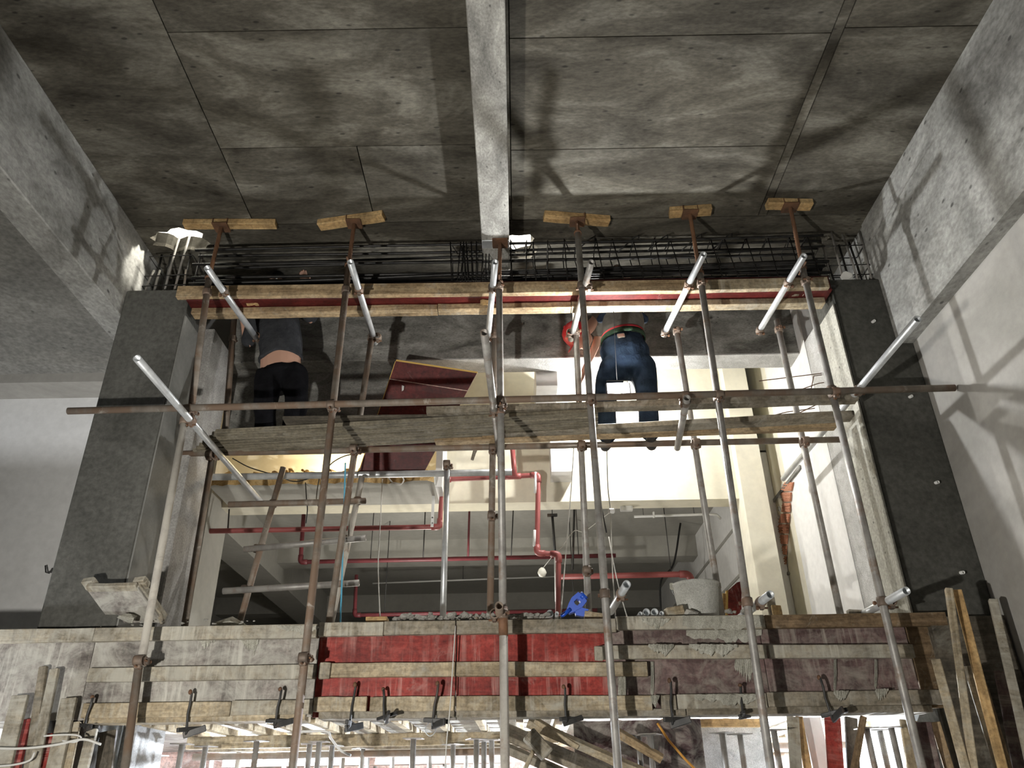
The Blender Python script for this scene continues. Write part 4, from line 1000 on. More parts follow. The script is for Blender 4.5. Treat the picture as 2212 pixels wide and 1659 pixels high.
# bucket
bx = at(1510, 1328, 5.30); bz = ZT + .04
bk_ = thing('bucket', 'cement-caked white plastic bucket standing on the formwork beside the timber block', 'bucket', (bx.x, bx.y, bz))
Bm = Matrix.Translation((bx.x, bx.y, bz))
mesh_obj('pail', lathe_me([(0, .004), (.118, .004), (.122, 0), (.127, .02), (.150, .225), (.158, .228), (.158, .245), (.150, .247), (.146, .235), (.124, .02), (0, .012)], 36), 'bucket_grime' if 'bucket_grime' in M else 'mortar', bk_, Bm)
for s in (-1, 1): mesh_obj('ear', rough_box(.03, .016, .045, 1, 0, .006), 'mortar', bk_, Bm @ Matrix.Translation((s * .158, 0, .235)))
mesh_obj('handle', rod_me(smooth_path([(-.158, 0, .24), (-.13, .09, .20), (0, .165, .17), (.13, .09, .20), (.158, 0, .24)], 6), .003, 6), 'galv_tube', bk_, Bm)
put('stone', chunk_me(3, .06, .045, .032), 'rubble_stone', (bx.x - .09, 5.14, zt(1490)), 'rounded dark stone lying against the foot of the white bucket', 'stone')
# blue tool: a plastic carrying bracket
bt = at(1238, 1322, 5.2)
tl = thing('hand_tool', 'bright blue plastic hand tool with a pierced head lying on the rubble', 'tool', (bt.x, bt.y, zt(1238)))
T0 = at(1212, 1332, 5.2); T1 = at(1232, 1316, 5.2); T2 = at(1254, 1293, 5.18)
mesh_obj('grip', rod_me([T0, T0.lerp(T1, .5), T1], .013, 10), 'blue_plastic', tl)
ux = (T2 - T1).normalized(); uz = ux.cross(Vector((0, 1, 0))).normalized()
def tp(a, b): return T1 + ux * a + uz * b
for sgn in (-1, 1):
    mesh_obj('head_frame', prism_me([tp(-.02, 0), tp(-.02, sgn * .016), tp(.02, sgn * .034), tp(.06, sgn * .046), tp(.115, sgn * .040), tp(.122, 0), tp(.084, 0), tp(.080, sgn * .017), tp(.050, sgn * .017), tp(.045, 0)], (0, .055, 0)), 'blue_plastic', tl)
mesh_obj('spout', xf(tube_me(.035, .030, .006), mat4(frame(ux), tp(.105, 0) + Vector((0, .028, 0)))), 'blue_plastic', tl)
mesh_obj('flange', prism_me([tp(.06, -.044), tp(.085, -.085), tp(.03, -.095), tp(.0, -.05), tp(.015, -.03)], (0, .05, 0)), 'blue_plastic', tl)
# loose tube ends lying on the deck, open ends towards the hall
for i, (px, py, r_, lab) in enumerate(((1188, 1325, .0225, 'white-lipped loose tube end lying next to the blue tool'), (1203, 1325, .013, 'thin loose tube end squeezed between a thicker one and the blue tool'),
       (1384, 1332, .013, 'thin loose tube, outermost of four in a row beside the dark worn upright'), (1397, 1327, .0225, 'thick loose tube of the row of four, beside the thin outermost one'), (1415, 1327, .0225, 'thick loose tube in the row of four, on the side of the timber block'), (1430, 1328, .0135, 'thin loose tube in the row of four, touching the timber block'))):
    p = at(px, py, 5.10); z = max(zt(px) + r_ + .001, p.z); p.z = z
    tube('loose_tube', lab, p, p + Vector((.03 * (i % 2), 1.0, 0)), 'galv_tube', r_, 'loose tubes on the deck', wall=.0025)
o = board('timber_block', at(1440, 1333, 5.14) , at(1475, 1326, 5.16), .06, .06, 'pale_timber', seed=5); o.location.z = zt(1450) + .032; tag(o, 'short pale timber block propped against the white bucket', 'timber')
o = board('timber_block', at(792, 1341, 5.18), at(838, 1340, 5.18), .09, .028, 'new_timber', seed=6); o.location.z = zt(815) + .016; tag(o, 'flat fresh timber offcut lying over the red panel joint', 'timber')
o = board('timber_wedge', at(1262, 1325, 5.2), at(1312, 1332, 5.2), .06, .04, 'pale_timber', seed=7); o.location.z = zt(1290) + .022; tag(o, 'tapered timber wedge beside the blue tool', 'timber')
o = board('timber_block', at(1830, 1318, 5.2), at(1880, 1321, 5.2), .05, .03, 'grey_timber', seed=8); o.location.z = zt(1850) + .017; tag(o, 'grey timber offcut lying near the foot of the cement column', 'timber')
# leaning offcuts behind the bucket
rp = thing('ply_offcut', 'small red plywood offcut leaning behind the bucket', 'board', at(1583, 1325, 5.5))
P = [at(1567, 1328, 5.5), at(1596, 1328, 5.5), at(1602, 1255, 5.62), at(1592, 1258, 5.62), at(1573, 1275, 5.6)]
for p in P[:2]: p.z = ZT
mesh_obj('face', prism_me(P, (0, .014, 0)), 'red_ply', rp)
mesh_obj('edge', prism_me([P[0] + Vector((-.012, .004, 0)), P[0], P[4], P[4] + Vector((-.012, .004, 0))], (0, .03, 0)), 'ply_edge', rp)
q = at(1562, 1325, 5.56); q.z = ZT; o = board('timber_lath', q, at(1568, 1283, 5.62), .05, .02, 'new_timber', (0, -1, 0), seed=9); tag(o, 'thin yellow slat standing behind the red plywood offcut', 'slat')
q = at(1671, 1330, 5.6); q.z = ZT; o = board('timber_lath', q, at(1663, 1290, 5.66), .06, .02, 'grey_timber', (0, -1, 0), seed=10); tag(o, 'grey slat standing against the broken brick wall', 'slat')
q = at(1680, 1330, 5.45); q.z = ZT; o = board('timber_lath', q, at(1676, 1308, 5.5), .065, .02, 'new_timber', (0, -1, 0), seed=11); tag(o, 'short fresh slat standing in front of the grey one by the brick wall', 'slat')
# rubble along the top of the beam
rr = random.Random(21); CH = [chunk_me(40 + i, 1, rr.uniform(.6, .9), rr.uniform(.35, .7)) for i in range(8)]
for me in CH: me.materials.append(M['rubble_stone'])
k = 0
for px in [rr.uniform(850, 1185) for _ in range(120)] + [rr.uniform(280, 560) for _ in range(16)] + [rr.uniform(1560, 1660) for _ in range(6)]:
    s = rr.choice((.016, .022, .03, .042)) if px > 700 else rr.choice((.010, .014, .02))
    y = (5.045 + rr.uniform(0, .10)) if px < 1500 else 5.06 + rr.uniform(0, .03); p = at(px, 1345, y); z = zt(px) if y < 5.10 else zt(px) - .006
    o = bpy.data.objects.new('rubble_piece', CH[k % 8]); COL.objects.link(o)
    o.matrix_world = Matrix.Translation((p.x, y, z - .001)) @ Matrix.Rotation(rr.uniform(0, 6.3), 4, 'Z') @ Matrix.Diagonal((s, s, s * rr.uniform(.7, 1.2), 1))
    tag(o, 'pale broken stone among the rubble heaped over the red panels' if px > 700 else ('small pale crumb of stone on the formwork over the grey panels' if px < 600 else 'pale mortar crumb between the bucket and the brick wall'), 'rubble', 'rubble on the beam top'); k += 1
# a splinter of lath in the rubble
o = board('lath', at(1002, 1327, 5.1), at(1032, 1342, 5.08), .02, .008, 'pale_timber', seed=12); o.location.z = max(o.location.z, zt(1015) + .02); tag(o, 'thin splintered lath lying across the rubble', 'lath')
# mortar heap and mortar tray over the grey panels
me = chunk_me(77, .13, .10, .075, 26); put('mortar_heap', me, 'mortar', Vector((at(500, 1350, 5.3).x, 5.3, ZT)), 'pale hardened mortar heap behind the grey panels beside the ladder', 'mortar')
tr_ = thing('mortar_tray', 'tilted mortar tray of grey boards standing on the beam by the cement column', 'tray', Vector((at(285, 1350, 5.12).x, 5.12, zt(285))))
q0, q1, q2, q3 = at(186, 1272, 4.93), at(298, 1270, 4.93), at(352, 1345, 5.22), at(240, 1345, 5.22)
nrm = (q1 - q0).cross(q3 - q0).normalized()
if nrm.z < 0: nrm = -nrm
mesh_obj('tray_floor', prism_me([q0, q1, q2, q3], nrm * .018), 'cement_ply', tr_)
for a, b in ((q0, q3), (q1, q2)): board('tray_side', a + nrm * .04, b + nrm * .04, .05, .022, 'cement_timber', (q1 - q0), tr_, 13)
board('tray_lip', q0 + nrm * .01 + (q1 - q0) * .02, q1 + nrm * .01 - (q1 - q0) * .02, .05, .03, 'cement_timber', nrm, tr_, 14)
for a in (q0, q1): board('tray_handle', a + nrm * .05 - (q3 - q0).normalized() * .03, a + nrm * .05 + (q3 - q0).normalized() * .05, .075, .04, 'cement_timber', nrm, tr_, 15)
board('prop_batten', at(352, 1348, 5.2) , at(310, 1290, 5.06) + nrm * .1, .03, .02, 'grey_timber', (0, -1, 0), tr_, 16)
put('mortar_lump', chunk_me(78, .10, .06, .035), 'mortar', Vector((at(275, 1355, 5.08).x, 5.08, zt(275))), 'flat mortar lump under the tilted tray', 'mortar')
# red plywood board leaning behind the platform
Q = [at(855, 780, 5.78), at(1030, 806, 5.78), at(918, 1016, 6.12), at(775, 1021, 6.12)]
nb = (Q[1] - Q[0]).cross(Q[3] - Q[0]).normalized()
if nb.y < 0: nb = -nb
rbd = thing('plywood_board', 'dark red plywood board with a yellow edge leaning behind the platform', 'board', (Q[2] + Q[3]) / 2)
mesh_obj('face', prism_me(Q, nb * .010), 'dark_red_ply', rbd)
mesh_obj('raw_edge', prism_me([Q[0] + (Q[0] - Q[3]).normalized() * .0, Q[1], Q[1] + (Q[1] - Q[2]).normalized() * .014, Q[0] + (Q[0] - Q[3]).normalized() * .014], nb * .016), 'ply_edge', rbd)
mesh_obj('raw_edge', prism_me([Q[0], Q[3], Q[3] + (Q[3] - Q[2]).normalized() * .006, Q[0] + (Q[3] - Q[2]).normalized() * .006], nb * .012), 'ply_edge', rbd)
mesh_obj('scratch', prism_me([Q[0].lerp(Q[3], .16) - nb * .001, Q[1].lerp(Q[2], .18) - nb * .001, Q[1].lerp(Q[2], .187) - nb * .001, Q[0].lerp(Q[3], .167) - nb * .001], nb * .001), 'pink_ply', rbd)
o = mesh_obj('paint_fleck', prism_me([at(868, 832, 5.84), at(873, 834, 5.84), at(872, 842, 5.845), at(868, 845, 5.85)], (0, .004, 0)), 'pvc_white', rbd)
# ochre rubble on the broken slab edge
OC = [chunk_me(60 + i, 1, rr.uniform(.5, .9), rr.uniform(.3, .6)) for i in range(6)]
for me in OC: me.materials.append(M['ochre_rubble'])
for i in range(70):
    x = rr.uniform(-2.45, -1.05); s = rr.choice((.02, .03, .045)); y = 6.74 + rr.uniform(-.04, .12)
    o = bpy.data.objects.new('rubble_piece', OC[i % 6]); COL.objects.link(o)
    o.matrix_world = Matrix.Translation((x, y, 4.335 + rr.uniform(0, .035))) @ Matrix.Rotation(rr.uniform(0, 6.3), 4, 'Z') @ Matrix.Diagonal((s, s, s, 1))
    tag(o, 'ochre brick splinter lying on the broken edge of the lamp-lit slab', 'rubble', 'rubble on the broken slab')
# ------------------------------------------------------------------ sprinkler pipes, cables, lamps behind the scaffold
def pipe(lab, pts, Y, r, mat, ym=None):
    P = [at(p[0], p[1], p[2] if len(p) > 2 else Y) for p in pts]
    t = thing('sprinkler_pipe', lab, 'pipe', P[0])
    mesh_obj('run', rod_me(bend_path(P, r * 2.2, 4), r, 12), mat, t)
    for i in range(1, len(P) - 1):
        d = (P[i] - P[i - 1]).normalized(); e = (P[i + 1] - P[i]).normalized()
        mesh_obj('elbow', rod_me(bend_path([P[i] - d * r * 3.2, P[i], P[i] + e * r * 3.2], r * 2.3, 5), r * 1.28, 12), mat, t)
    return t
pipe('dark red pipe elbowing along below the broken slab into a bright red drop', [(430, 1040), (412, 1148), (950, 1138), (957, 1036), (1108, 1029), (1163, 1026), (1160, 1195), (1207, 1197), (1205, 1330)], 7.02, .024, 'red_pipe')
t = pipe('bright red pipe rising from the tee beside the galvanised tubes', [(1107, 970), (1112, 1029)], 7.0, .024, 'red_pipe')
t2 = pipe('dull red pipe crossing the back room behind the ladder', [(656, 1112), (649, 1214), (1330, 1200)], 8.6, .024, 'dark_red_pipe')
t3 = pipe('dull red pipe low in the back room over the rubble', [(770, 1242), (766, 1329), (1290, 1318)], 9.4, .022, 'dark_red_pipe')
t4 = pipe('red pipe running behind the bucket with a drooping end', [(1205, 1246), (1488, 1240), (1498, 1266)], 8.0, .030, 'red_pipe')
for i, (px, a, b, Y, lab) in enumerate(((1014, 1100, 1205, 8.7, 'thick dark drop rod above the dull red pipe'), (917, 1140, 1208, 8.7, 'thin dark hanger rod beside the bright hung tube'), (1107, 1140, 1205, 8.7, 'thin dark hanger rod beyond the tee of the red pipe'), (495, 1100, 1150, 7.05, 'short grey hanger rod of the pipe behind the slim brown upright'),
        (1240, 1120, 1230, 8.2, 'dark drop rod behind the grey upright'))):
    pt_, pb_ = at(px, a, Y), at(px - 3, b, Y)
    if Y > 7.4: pt_ = pb_ + (pt_ - pb_) * ((4.785 - pb_.z) / (pt_.z - pb_.z))
    rod('hanger_rod', lab, [pt_, pb_], .012 if i in (0, 4) else .007, 'dark_iron' if i != 0 else 'dark_red_pipe', 'rod')
tb = thing('tee_hanger', 'black tee-headed drop hanger in the back room', 'hanger', at(1196, 1300, 8.2))
mesh_obj('head', rough_box(.11, .03, .03, 1, 0, .003), 'dark_iron', tb, Matrix.Translation(at(1193, 1113, 8.2))); mesh_obj('stem', rod_me([at(1193, 1113, 8.2), at(1199, 1195, 8.2)], .014, 8), 'dark_iron', tb); mesh_obj('sleeve', rod_me([at(1199, 1195, 8.2), at(1201, 1300, 8.2)], .011, 8), 'pvc_white', tb)
st_ = thing('pipe_bracket', 'white perforated steel strap holding the red pipe', 'bracket', at(935, 1140, 7.0))
mesh_obj('strap', rough_box(.43, .028, .006, 1, 0, .001), 'pvc_white', st_, mat4(frame(at(938, 1040, 6.98) - at(933, 1142, 6.98), (0, -1, 0)), (at(938, 1040, 6.98) + at(933, 1142, 6.98)) / 2))
for py in (1118, 1130): mesh_obj('hole_rim', lathe_me([(.003, 0), (.007, 0), (.007, .002), (.003, .002)], 10), 'dark_iron', st_, Matrix.Translation(at(934, py, 6.972)) @ Matrix.Rotation(math.pi / 2, 4, 'X'))
for px, a, b in ((1157, 1020, 1065), (1155, 1145, 1180)):
    rod('conduit', 'short white conduit beside the red pipe drop' if a < 1100 else 'short white conduit low on the red pipe drop', [at(px, a, 7.0), at(px - 1, b, 7.0)], .013, 'pvc_white', 'conduit')
# tube lamp, junction box, conduit on the far soffit
tlp = thing('tube_light', 'unlit white tube light under the cream wall', 'lamp', at(1465, 1116, 7.5))
mesh_obj('tube', rod_me([at(1370, 1116, 7.5), at(1525, 1111, 7.5), at(1548, 1112, 7.55), at(1556, 1120, 7.6)], .013, 10), 'pvc_white', tlp)
for px in (1390, 1500): mesh_obj('suspension', rod_me([at(px, 1114, 7.5), Vector((at(px, 1114, 7.5).x, 7.5, 4.785))], .003, 6), 'dark_iron', tlp)
mesh_obj('clip', box_me((-.008, -.015, -.03), (.008, .015, .03), .002), 'white_plastic', tlp, Matrix.Translation(at(1412, 1112, 7.5)))
jb = thing('junction_box', 'white square junction box under the edge of the cream wall', 'box', at(1353, 1105, 7.38)); mesh_obj('case', rough_box(.12, .05, .075, 1, 0, .004), 'pvc_white', jb, Matrix.Translation(at(1353, 1096, 7.38))); mesh_obj('cover', rough_box(.10, .006, .06, 1, 0, .002), 'white_plastic', jb, Matrix.Translation(at(1353, 1096, 7.35)))
c2 = rod('conduit', 'thin white conduit crossing the back room behind the hung tubes', [at(805, 1260, 11), at(1210, 1245, 11)], .012, 'pvc_white', 'conduit')
lb = thing('hanging_bulb', 'round unlit bulb dangling on a wire in the back room', 'lamp', at(1172, 1240, 8)); mesh_obj('globe', lathe_me([(0, -.045), (.03, -.035), (.045, 0), (.03, .035), (.012, .05), (0, .05)], 18), 'bulb_off', lb, Matrix.Translation(at(1171, 1237, 7.6)))
mesh_obj('wire', rod_me(smooth_path([at(1174, 1226, 7.6), at(1195, 1200, 7.6), at(1215, 1180, 7.6), at(1240, 1147, 7.6), at(1262, 1148, 7.6), at(1300, 1120, 7.5), at(1330, 1098, 7.42)], 5), .004, 6), 'white_cord', lb)
# loose cables
for lab, pts, r_, mt in (('white cable hanging from the broken slab down to the timber offcut', [(826, 1035, 6.6), (822, 1120, 6.5), (817, 1220, 6.3), (821, 1335, 5.5)], .0045, 'white_cord'),
     ('light blue hose hanging beside the ladder', [(746, 1000, 5.62), (744, 1070, 5.8), (741, 1170, 5.8), (738, 1270, 5.8), (735, 1345, 5.8), (733, 1395, 5.8)], .006, 'blue_hose'),
     ('white cord slanting past the grey upright behind the blue tool', [(1240, 962, 5.9), (1232, 1080, 5.9), (1222, 1200, 5.8), (1211, 1335, 5.5)], .0045, 'white_cord'),
     ('white cord dropping past the plug beside the dark worn upright', [(1311, 970, 6.0), (1313, 1050, 6.0), (1319, 1110, 6.0), (1323, 1230, 5.8), (1328, 1300, 5.6), (1330, 1352, 5.5)], .0045, 'white_cord'),
     ('white cord running aslant behind the stub tube above the formwork', [(1315, 1160, 6.2), (1330, 1240, 5.9), (1345, 1300, 5.7), (1358, 1345, 5.5)], .004, 'white_cord'),
     ('black cable dangling from the broken slab in front of the pipe', [(659, 1030, 6.64), (662, 1075, 6.55), (664, 1100, 6.6), (661, 1130, 6.7)], .005, 'black_rubber'),
     ('black cable sagging between the broken slab and the brown upright', [(690, 1028, 6.64), (684, 1070, 6.5), (686, 1090, 6.4), (700, 1115, 6.4)], .005, 'black_rubber'),
     ('tangle of black cable looping below the platform', [(502, 990, 6.3), (540, 1010, 6.4), (600, 1028, 6.3), (640, 1040, 6.4), (690, 1024, 6.3), (720, 998, 6.2), (745, 985, 6.0), (770, 980, 5.9)], .005, 'black_rubber'),
     ('grey cable coil drooping under the grey ledger beside the red board', [(838, 1030, 6.3), (848, 1042, 6.3), (864, 1047, 6.3), (872, 1038, 6.3), (869, 1030, 6.3)], .006, 'white_cord'),
     ('dark cable hanging close along the worn upright below the platform', [(1277, 958, 5.60), (1279, 1000, 5.65), (1285, 1030, 5.6), (1292, 1060, 5.5), (1310, 1150, 5.3)], .005, 'black_rubber'),
     ('black cable hanging on the far wall beyond the bucket', [(1470, 1130, 9.6), (1455, 1218, 9.6), (1428, 1255, 9.6), (1428, 1330, 9.6)], .012, 'black_rubber')):
    rod('cable', lab, smooth_path([at(*p) for p in pts], 7), r_, mt)
pg = put('plug', rough_box(.05, .03, .04, 1, 0, .008), 'pvc_white', at(1321, 1104, 5.96), 'white plug on the cord beside the dark worn upright', 'plug')
# starter wires on the cream wall beside the column
for i, (a, b) in enumerate((((1640, 823), (1762, 808)), ((1672, 862), (1768, 828)), ((1700, 905), (1772, 870)), ((1600, 915), (1700, 890)), ((1745, 875), (1758, 812)))):
    rod('tie_wire', 'thin brown wire bar sticking out of the whitened column core', [at(*a, 5.75), at(*b, 5.75), at(b[0] + 60, b[1] - 8, 5.75)], .004, 'rust_iron', 'wire', 'wire bars at the column core')
rod('wire_hook', 'bent wire hook on the white wall beside the dark cement column', [at(98, 1222, 6.4), at(99, 1236, 6.38), at(106, 1238, 6.38), at(113, 1228, 6.44)], .006, 'dark_iron', 'hook')
# broken patch of hollow brick in the white side wall
bp = thing('brick_patch', 'ragged strip of hollow red brick showing through the white side wall', 'bricks', atx(1680, 1250, 2.598))
rng = random.Random(5)
# outline of the strip as the plaster broke away: (far edge px, near edge px, y)
strip_ = [(1697, 1716, 1040), (1688, 1712, 1062), (1692, 1710, 1085), (1690, 1708, 1108), (1684, 1706, 1131), (1676, 1704, 1154), (1668, 1702, 1177), (1666, 1701, 1200), (1668, 1700, 1223), (1680, 1700, 1244)]
for i, ((a0, a1, y0), (b0, b1, y1)) in enumerate(zip(strip_, strip_[1:])):
    cuts = 1 if i < 4 else 2
    for j in range(cuts):
        t0, t1 = j / cuts + .03, (j + 1) / cuts - .03
        q = [(a0 + (a1 - a0) * t0, y0 + 1.5), (a0 + (a1 - a0) * t1, y0 + 1.5), (b0 + (b1 - b0) * t1, y1 - 1.5), (b0 + (b1 - b0) * t0, y1 - 1.5)]
        mesh_obj('brick', prism_me([atx(px + rng.uniform(-.8, .8), py, 2.598) for px, py in q], (-.008 - .008 * rng.random(), 0, 0)), 'brick_red', bp)
        for k in range(3):          # comb ridges of the hollow bricks
            u0, u1 = .2 + .27 * k, .33 + .27 * k
            r_ = [(q[0][0] + (q[3][0] - q[0][0]) * u, q[0][1] + (q[3][1] - q[0][1]) * u) for u in (u0, u1)]; s_ = [(q[1][0] + (q[2][0] - q[1][0]) * u, q[1][1] + (q[2][1] - q[1][1]) * u) for u in (u0, u1)]
            mesh_obj('ridge', prism_me([atx(*r_[0], 2.594), atx(*s_[0], 2.594), atx(*s_[1], 2.594), atx(*r_[1], 2.594)], (-.016, 0, 0)), 'brick_red', bp)
for i, (px, py) in enumerate(((1692, 1052), (1686, 1072), (1683, 1100), (1680, 1120), (1672, 1145), (1663, 1163), (1660, 1180), (1652, 1218), (1640, 1230), (1655, 1236), (1668, 1246), (1686, 1250), (1697, 1255), (1702, 1240), (1690, 1262), (1672, 1258))):
    p = atx(px, py, 2.597); mesh_obj('mortar_lump', xf(chunk_me(90 + i, .02, .04, .035), Matrix.Rotation(rng.uniform(-.6, .6), 4, 'X')), 'rubble_stone', bp, Matrix.Translation(p - Vector((0, 0, .02))))
board('plaster_strip', atx(1644, 1118, 2.588), atx(1728, 1008, 2.588), .035, .016, 'old_concrete', (-1, 0, 0), bp, 3)

for par, P in ((t2, ((800, 8.6, 1211), (1250, 8.6, 1202))), (t3, ((830, 9.4, 1328), (1240, 9.4, 1319))), (t4, ((1300, 8.0, 1244), (1450, 8.0, 1241))), (c2, ((1000, 11, 1253),)), (tb, ((1193, 8.2, 1113),))):
    for px, Y, py in P: mesh_obj('hanger', rod_me([at(px, py, Y), Vector((at(px, py, Y).x, Y, 4.785))], .005, 6), 'dark_iron', par)
# ------------------------------------------------------------------ undercroft: joists, ribs, props below the new deck
ZJ = 2.185
jo = thing('soffit_formwork', 'grid of timber joists and battens under the new deck', 'formwork', (-.3, 6.8, 2.1))
for i in range(8):
    y = 6.35 + i * .36
    if i == 3: board('stringer', (-2.6, y + .2, ZJ - .20), (.9, y + .22, ZJ - .20), .07, .06, 'pink_ply', (0, 0, 1), jo, 470)
    board('joist', (-2.45, y, ZJ - .125), (2.7 if i > 2 else .3, y, ZJ - .125), .055, .085, 'grey_timber' if i % 3 else 'pale_timber', (0, 0, 1), jo, 400 + i, .002)
for i in range(20):
    x = -2.42 + i * .27
    if x > .5: y1 = 9.2; y0 = 6.6
    else: y0, y1 = 5.5, 9.2
    board('rib', (x, y0, ZJ - .055), (x + .03, y1, ZJ - .055), .05, .05, 'pale_timber', (0, 0, 1), jo, 430 + i, .002)
for i in range(2):
    tube('ledger', None, (-2.45, 6.5 + i * 1.3, ZJ - .21), (2.5, 6.53 + i * 1.3, ZJ - .20), 'rusty_tube', parent=jo)
def make_prop(style):
    t = thing('steel_prop', 'steel prop', 'prop', (0, 0, 0), 'steel props under the deck')
    H = ZJ - .17
    mesh_obj('outer_tube', tube_me(1.72, .030, .004, 16), 'prop_steel' if style else 'galv_tube', t, mat4(frame((0, 0, 1)), (0, 0, .01)))
    mesh_obj('inner_tube', tube_me(H - 1.55, .019, .003, 12), 'worn_tube' if style else 'prop_steel', t, mat4(frame((0, 0, 1)), (0, 0, 1.55)))
    mesh_obj('collar', lathe_me([(.031, 1.70), (.046, 1.70), (.046, 1.722), (.031, 1.722)], 14), 'prop_steel', t)
    mesh_obj('lever', rod_me([(0, 0, 1.71), (.085, -.02, 1.715)], .006, 6), 'dark_iron', t)
    mesh_obj('head_plate', box_me((-.06, -.06, H - .006), (.06, .06, H), .001), 'prop_steel', t)
    mesh_obj('base_plate', box_me((-.06, -.06, 0), (.06, .06, .008), .001), 'prop_steel', t)
    return t
pp = [make_prop(0), make_prop(1)]; first = [True, True]; n = 0
LB = ['steel prop standing close behind the lower formwork among the upright boards', 'steel prop in the glare of the lamp under the deck', 'rusty steel prop in the second row under the deck', 'steel prop deep under the deck near the rear boarding']
for px, Y, s in ((395, 5.75, 1), (440, 6.0, 1), (560, 5.62, 1), (520, 6.6, 0), (470, 7.4, 0), (670, 5.9, 1), (690, 5.75, 1), (715, 6.1, 1), (740, 6.8, 0), (785, 6.5, 1), (795, 7.6, 0), (855, 7.2, 0), (893, 5.62, 1), (935, 6.8, 1), (975, 6.2, 0), (962, 7.8, 0), (1022, 5.75, 0), (1045, 6.0, 1), (1062, 5.85, 1), (1010, 7.3, 1), (350, 6.9, 1), (620, 7.6, 1), (815, 8.4, 0), (1090, 6.9, 1),
                (1380, 5.7, 0), (1398, 5.62, 1), (1565, 5.60, 0), (1600, 5.72, 1), (1682, 5.45, 1), (1880, 5.40, 1), (1905, 5.6, 1), (1930, 5.38, 0)):
    p = at(px, 1600, Y); mw = Matrix.Translation((p.x, Y, 0)) @ Matrix.Rotation(n * 1.3, 4, 'Z') @ Matrix.Rotation((.0, .012, -.01)[n % 3], 4, 'X')
    if first[s]: o = pp[s]; o.matrix_world = mw; first[s] = False
    else: o = copy_tree(pp[s], mw)
    if px > 1300: lab = {1380: 'galvanised steel prop next to the stained plywood panel', 1398: 'rusty steel prop paired with a galvanised one beside the stained plywood panel', 1565: 'pale steel prop in front of the bright broken wall patch', 1600: 'rust-grey steel prop in front of the bright broken wall patch', 1682: 'steel prop with a thick rusty sleeve beside the white boards', 1880: 'dark steel prop beside the red plywood strip near the column', 1905: 'rusty steel prop in the cluster below the brown batten', 1930: 'whitish steel prop with a dark collar at the cement column foot'}[px]
    else: lab = LB[0 if Y < 5.8 else 1 if px < 700 and Y > 6 else 2 if Y < 7 else 3]
    o['label'] = lab; n += 1
# lamp among the props
lm = thing('work_lamp', 'glaring work lamp hung among the props under the grey panels', 'lamp', PROPL)
mesh_obj('bulb', lathe_me([(0, -.034), (.018, -.028), (.028, -.01), (.027, .008), (.016, .028), (.0, .030)], 16), 'bulb_prop', lm, Matrix.Translation(PROPL)); mesh_obj('socket', lathe_me([(0, .026), (.018, .026), (.019, .07), (0, .072)], 12), 'lamp_body', lm, Matrix.Translation(PROPL))
mesh_obj('lamp_cord', rod_me([PROPL + Vector((0, 0, .07)), (PROPL.x + .02, PROPL.y, ZJ - .08)], .004, 6), 'black_rubber', lm)
lr = thing('work_lamp', 'work lamp standing on the undercroft floor behind the purple panels', 'lamp', (PROPR.x, PROPR.y, 0))
mesh_obj('bulb', lathe_me([(0, -.034), (.018, -.028), (.028, -.01), (.027, .008), (.016, .028), (.0, .030)], 16), 'bulb_prop', lr, Matrix.Translation(PROPR)); mesh_obj('stand', rod_me([(PROPR.x, PROPR.y, 0), (PROPR.x, PROPR.y, PROPR.z - .03)], .012, 8), 'lamp_body', lr)
mesh_obj('foot', lathe_me([(0, 0), (.14, 0), (.13, .02), (.02, .04), (0, .04)], 20), 'lamp_body', lr, Matrix.Translation((PROPR.x, PROPR.y, 0)))
# plastic ribbons and a wire hoop hanging from the joists
rod('plastic_ribbon', 'torn white plastic ribbon hanging from the joists among the props', smooth_path([at(650, 1580, 5.7), at(705, 1580, 5.72), at(715, 1595, 5.72), at(735, 1620, 5.74), at(758, 1632, 5.74)], 5), .008, 'pvc_white', 'ribbon')
rod('wire_hoop', 'thin wire hoop hanging under the red panel beside a prop', smooth_path([at(930, 1556, 5.06), at(918, 1576, 5.05), at(928, 1590, 5.05), at(941, 1578, 5.05), at(942, 1545, 5.06)], 5), .003, 'galv_tube', 'wire')
rod('drop_cord', 'thin dark cord hanging down in front of the joint between the two red panels', smooth_path([at(984, 1352, 5.03), at(978, 1440, 5.02), at(972, 1530, 5.0), at(965, 1600, 5.0), at(961, 1665, 5.0)], 5), .0035, 'white_cord', 'cord')
# channels and boards stacked aslant beside the stained panel
for i, (a, b, w_, t_, mt, lab) in enumerate((((1090, 1580, 5.62), (1420, 1720, 5.62), .16, .04, 'grey_timber', 'wide grey board lying aslant under the red panel'), ((1140, 1560, 5.55), (1460, 1700, 5.55), .06, .05, 'pale_timber', 'pale square batten lying aslant on the wide grey board'),
        ((1155, 1555, 5.52), (1250, 1612, 5.53), .045, .03, 'pale_timber', 'short bright lath end poking out under the red panel'), ((1090, 1615, 5.50), (1330, 1720, 5.50), .05, .05, 'grey_timber', 'grey batten lying aslant below the wide board'), ((1085, 1570, 5.66), (1150, 1600, 5.66), .12, .03, 'cement_timber', 'cement-streaked board end behind the aslant battens'),
        ((1430, 1640, 5.6), (1330, 1580, 5.6), .05, .05, 'batten_timber', 'brown batten lying aslant behind the dark worn upright'))):
    o = board('stacked_board', at(*a), at(*b), w_, t_, mt, (0, -.5, 1), None, 500 + i); tag(o, lab, 'board')
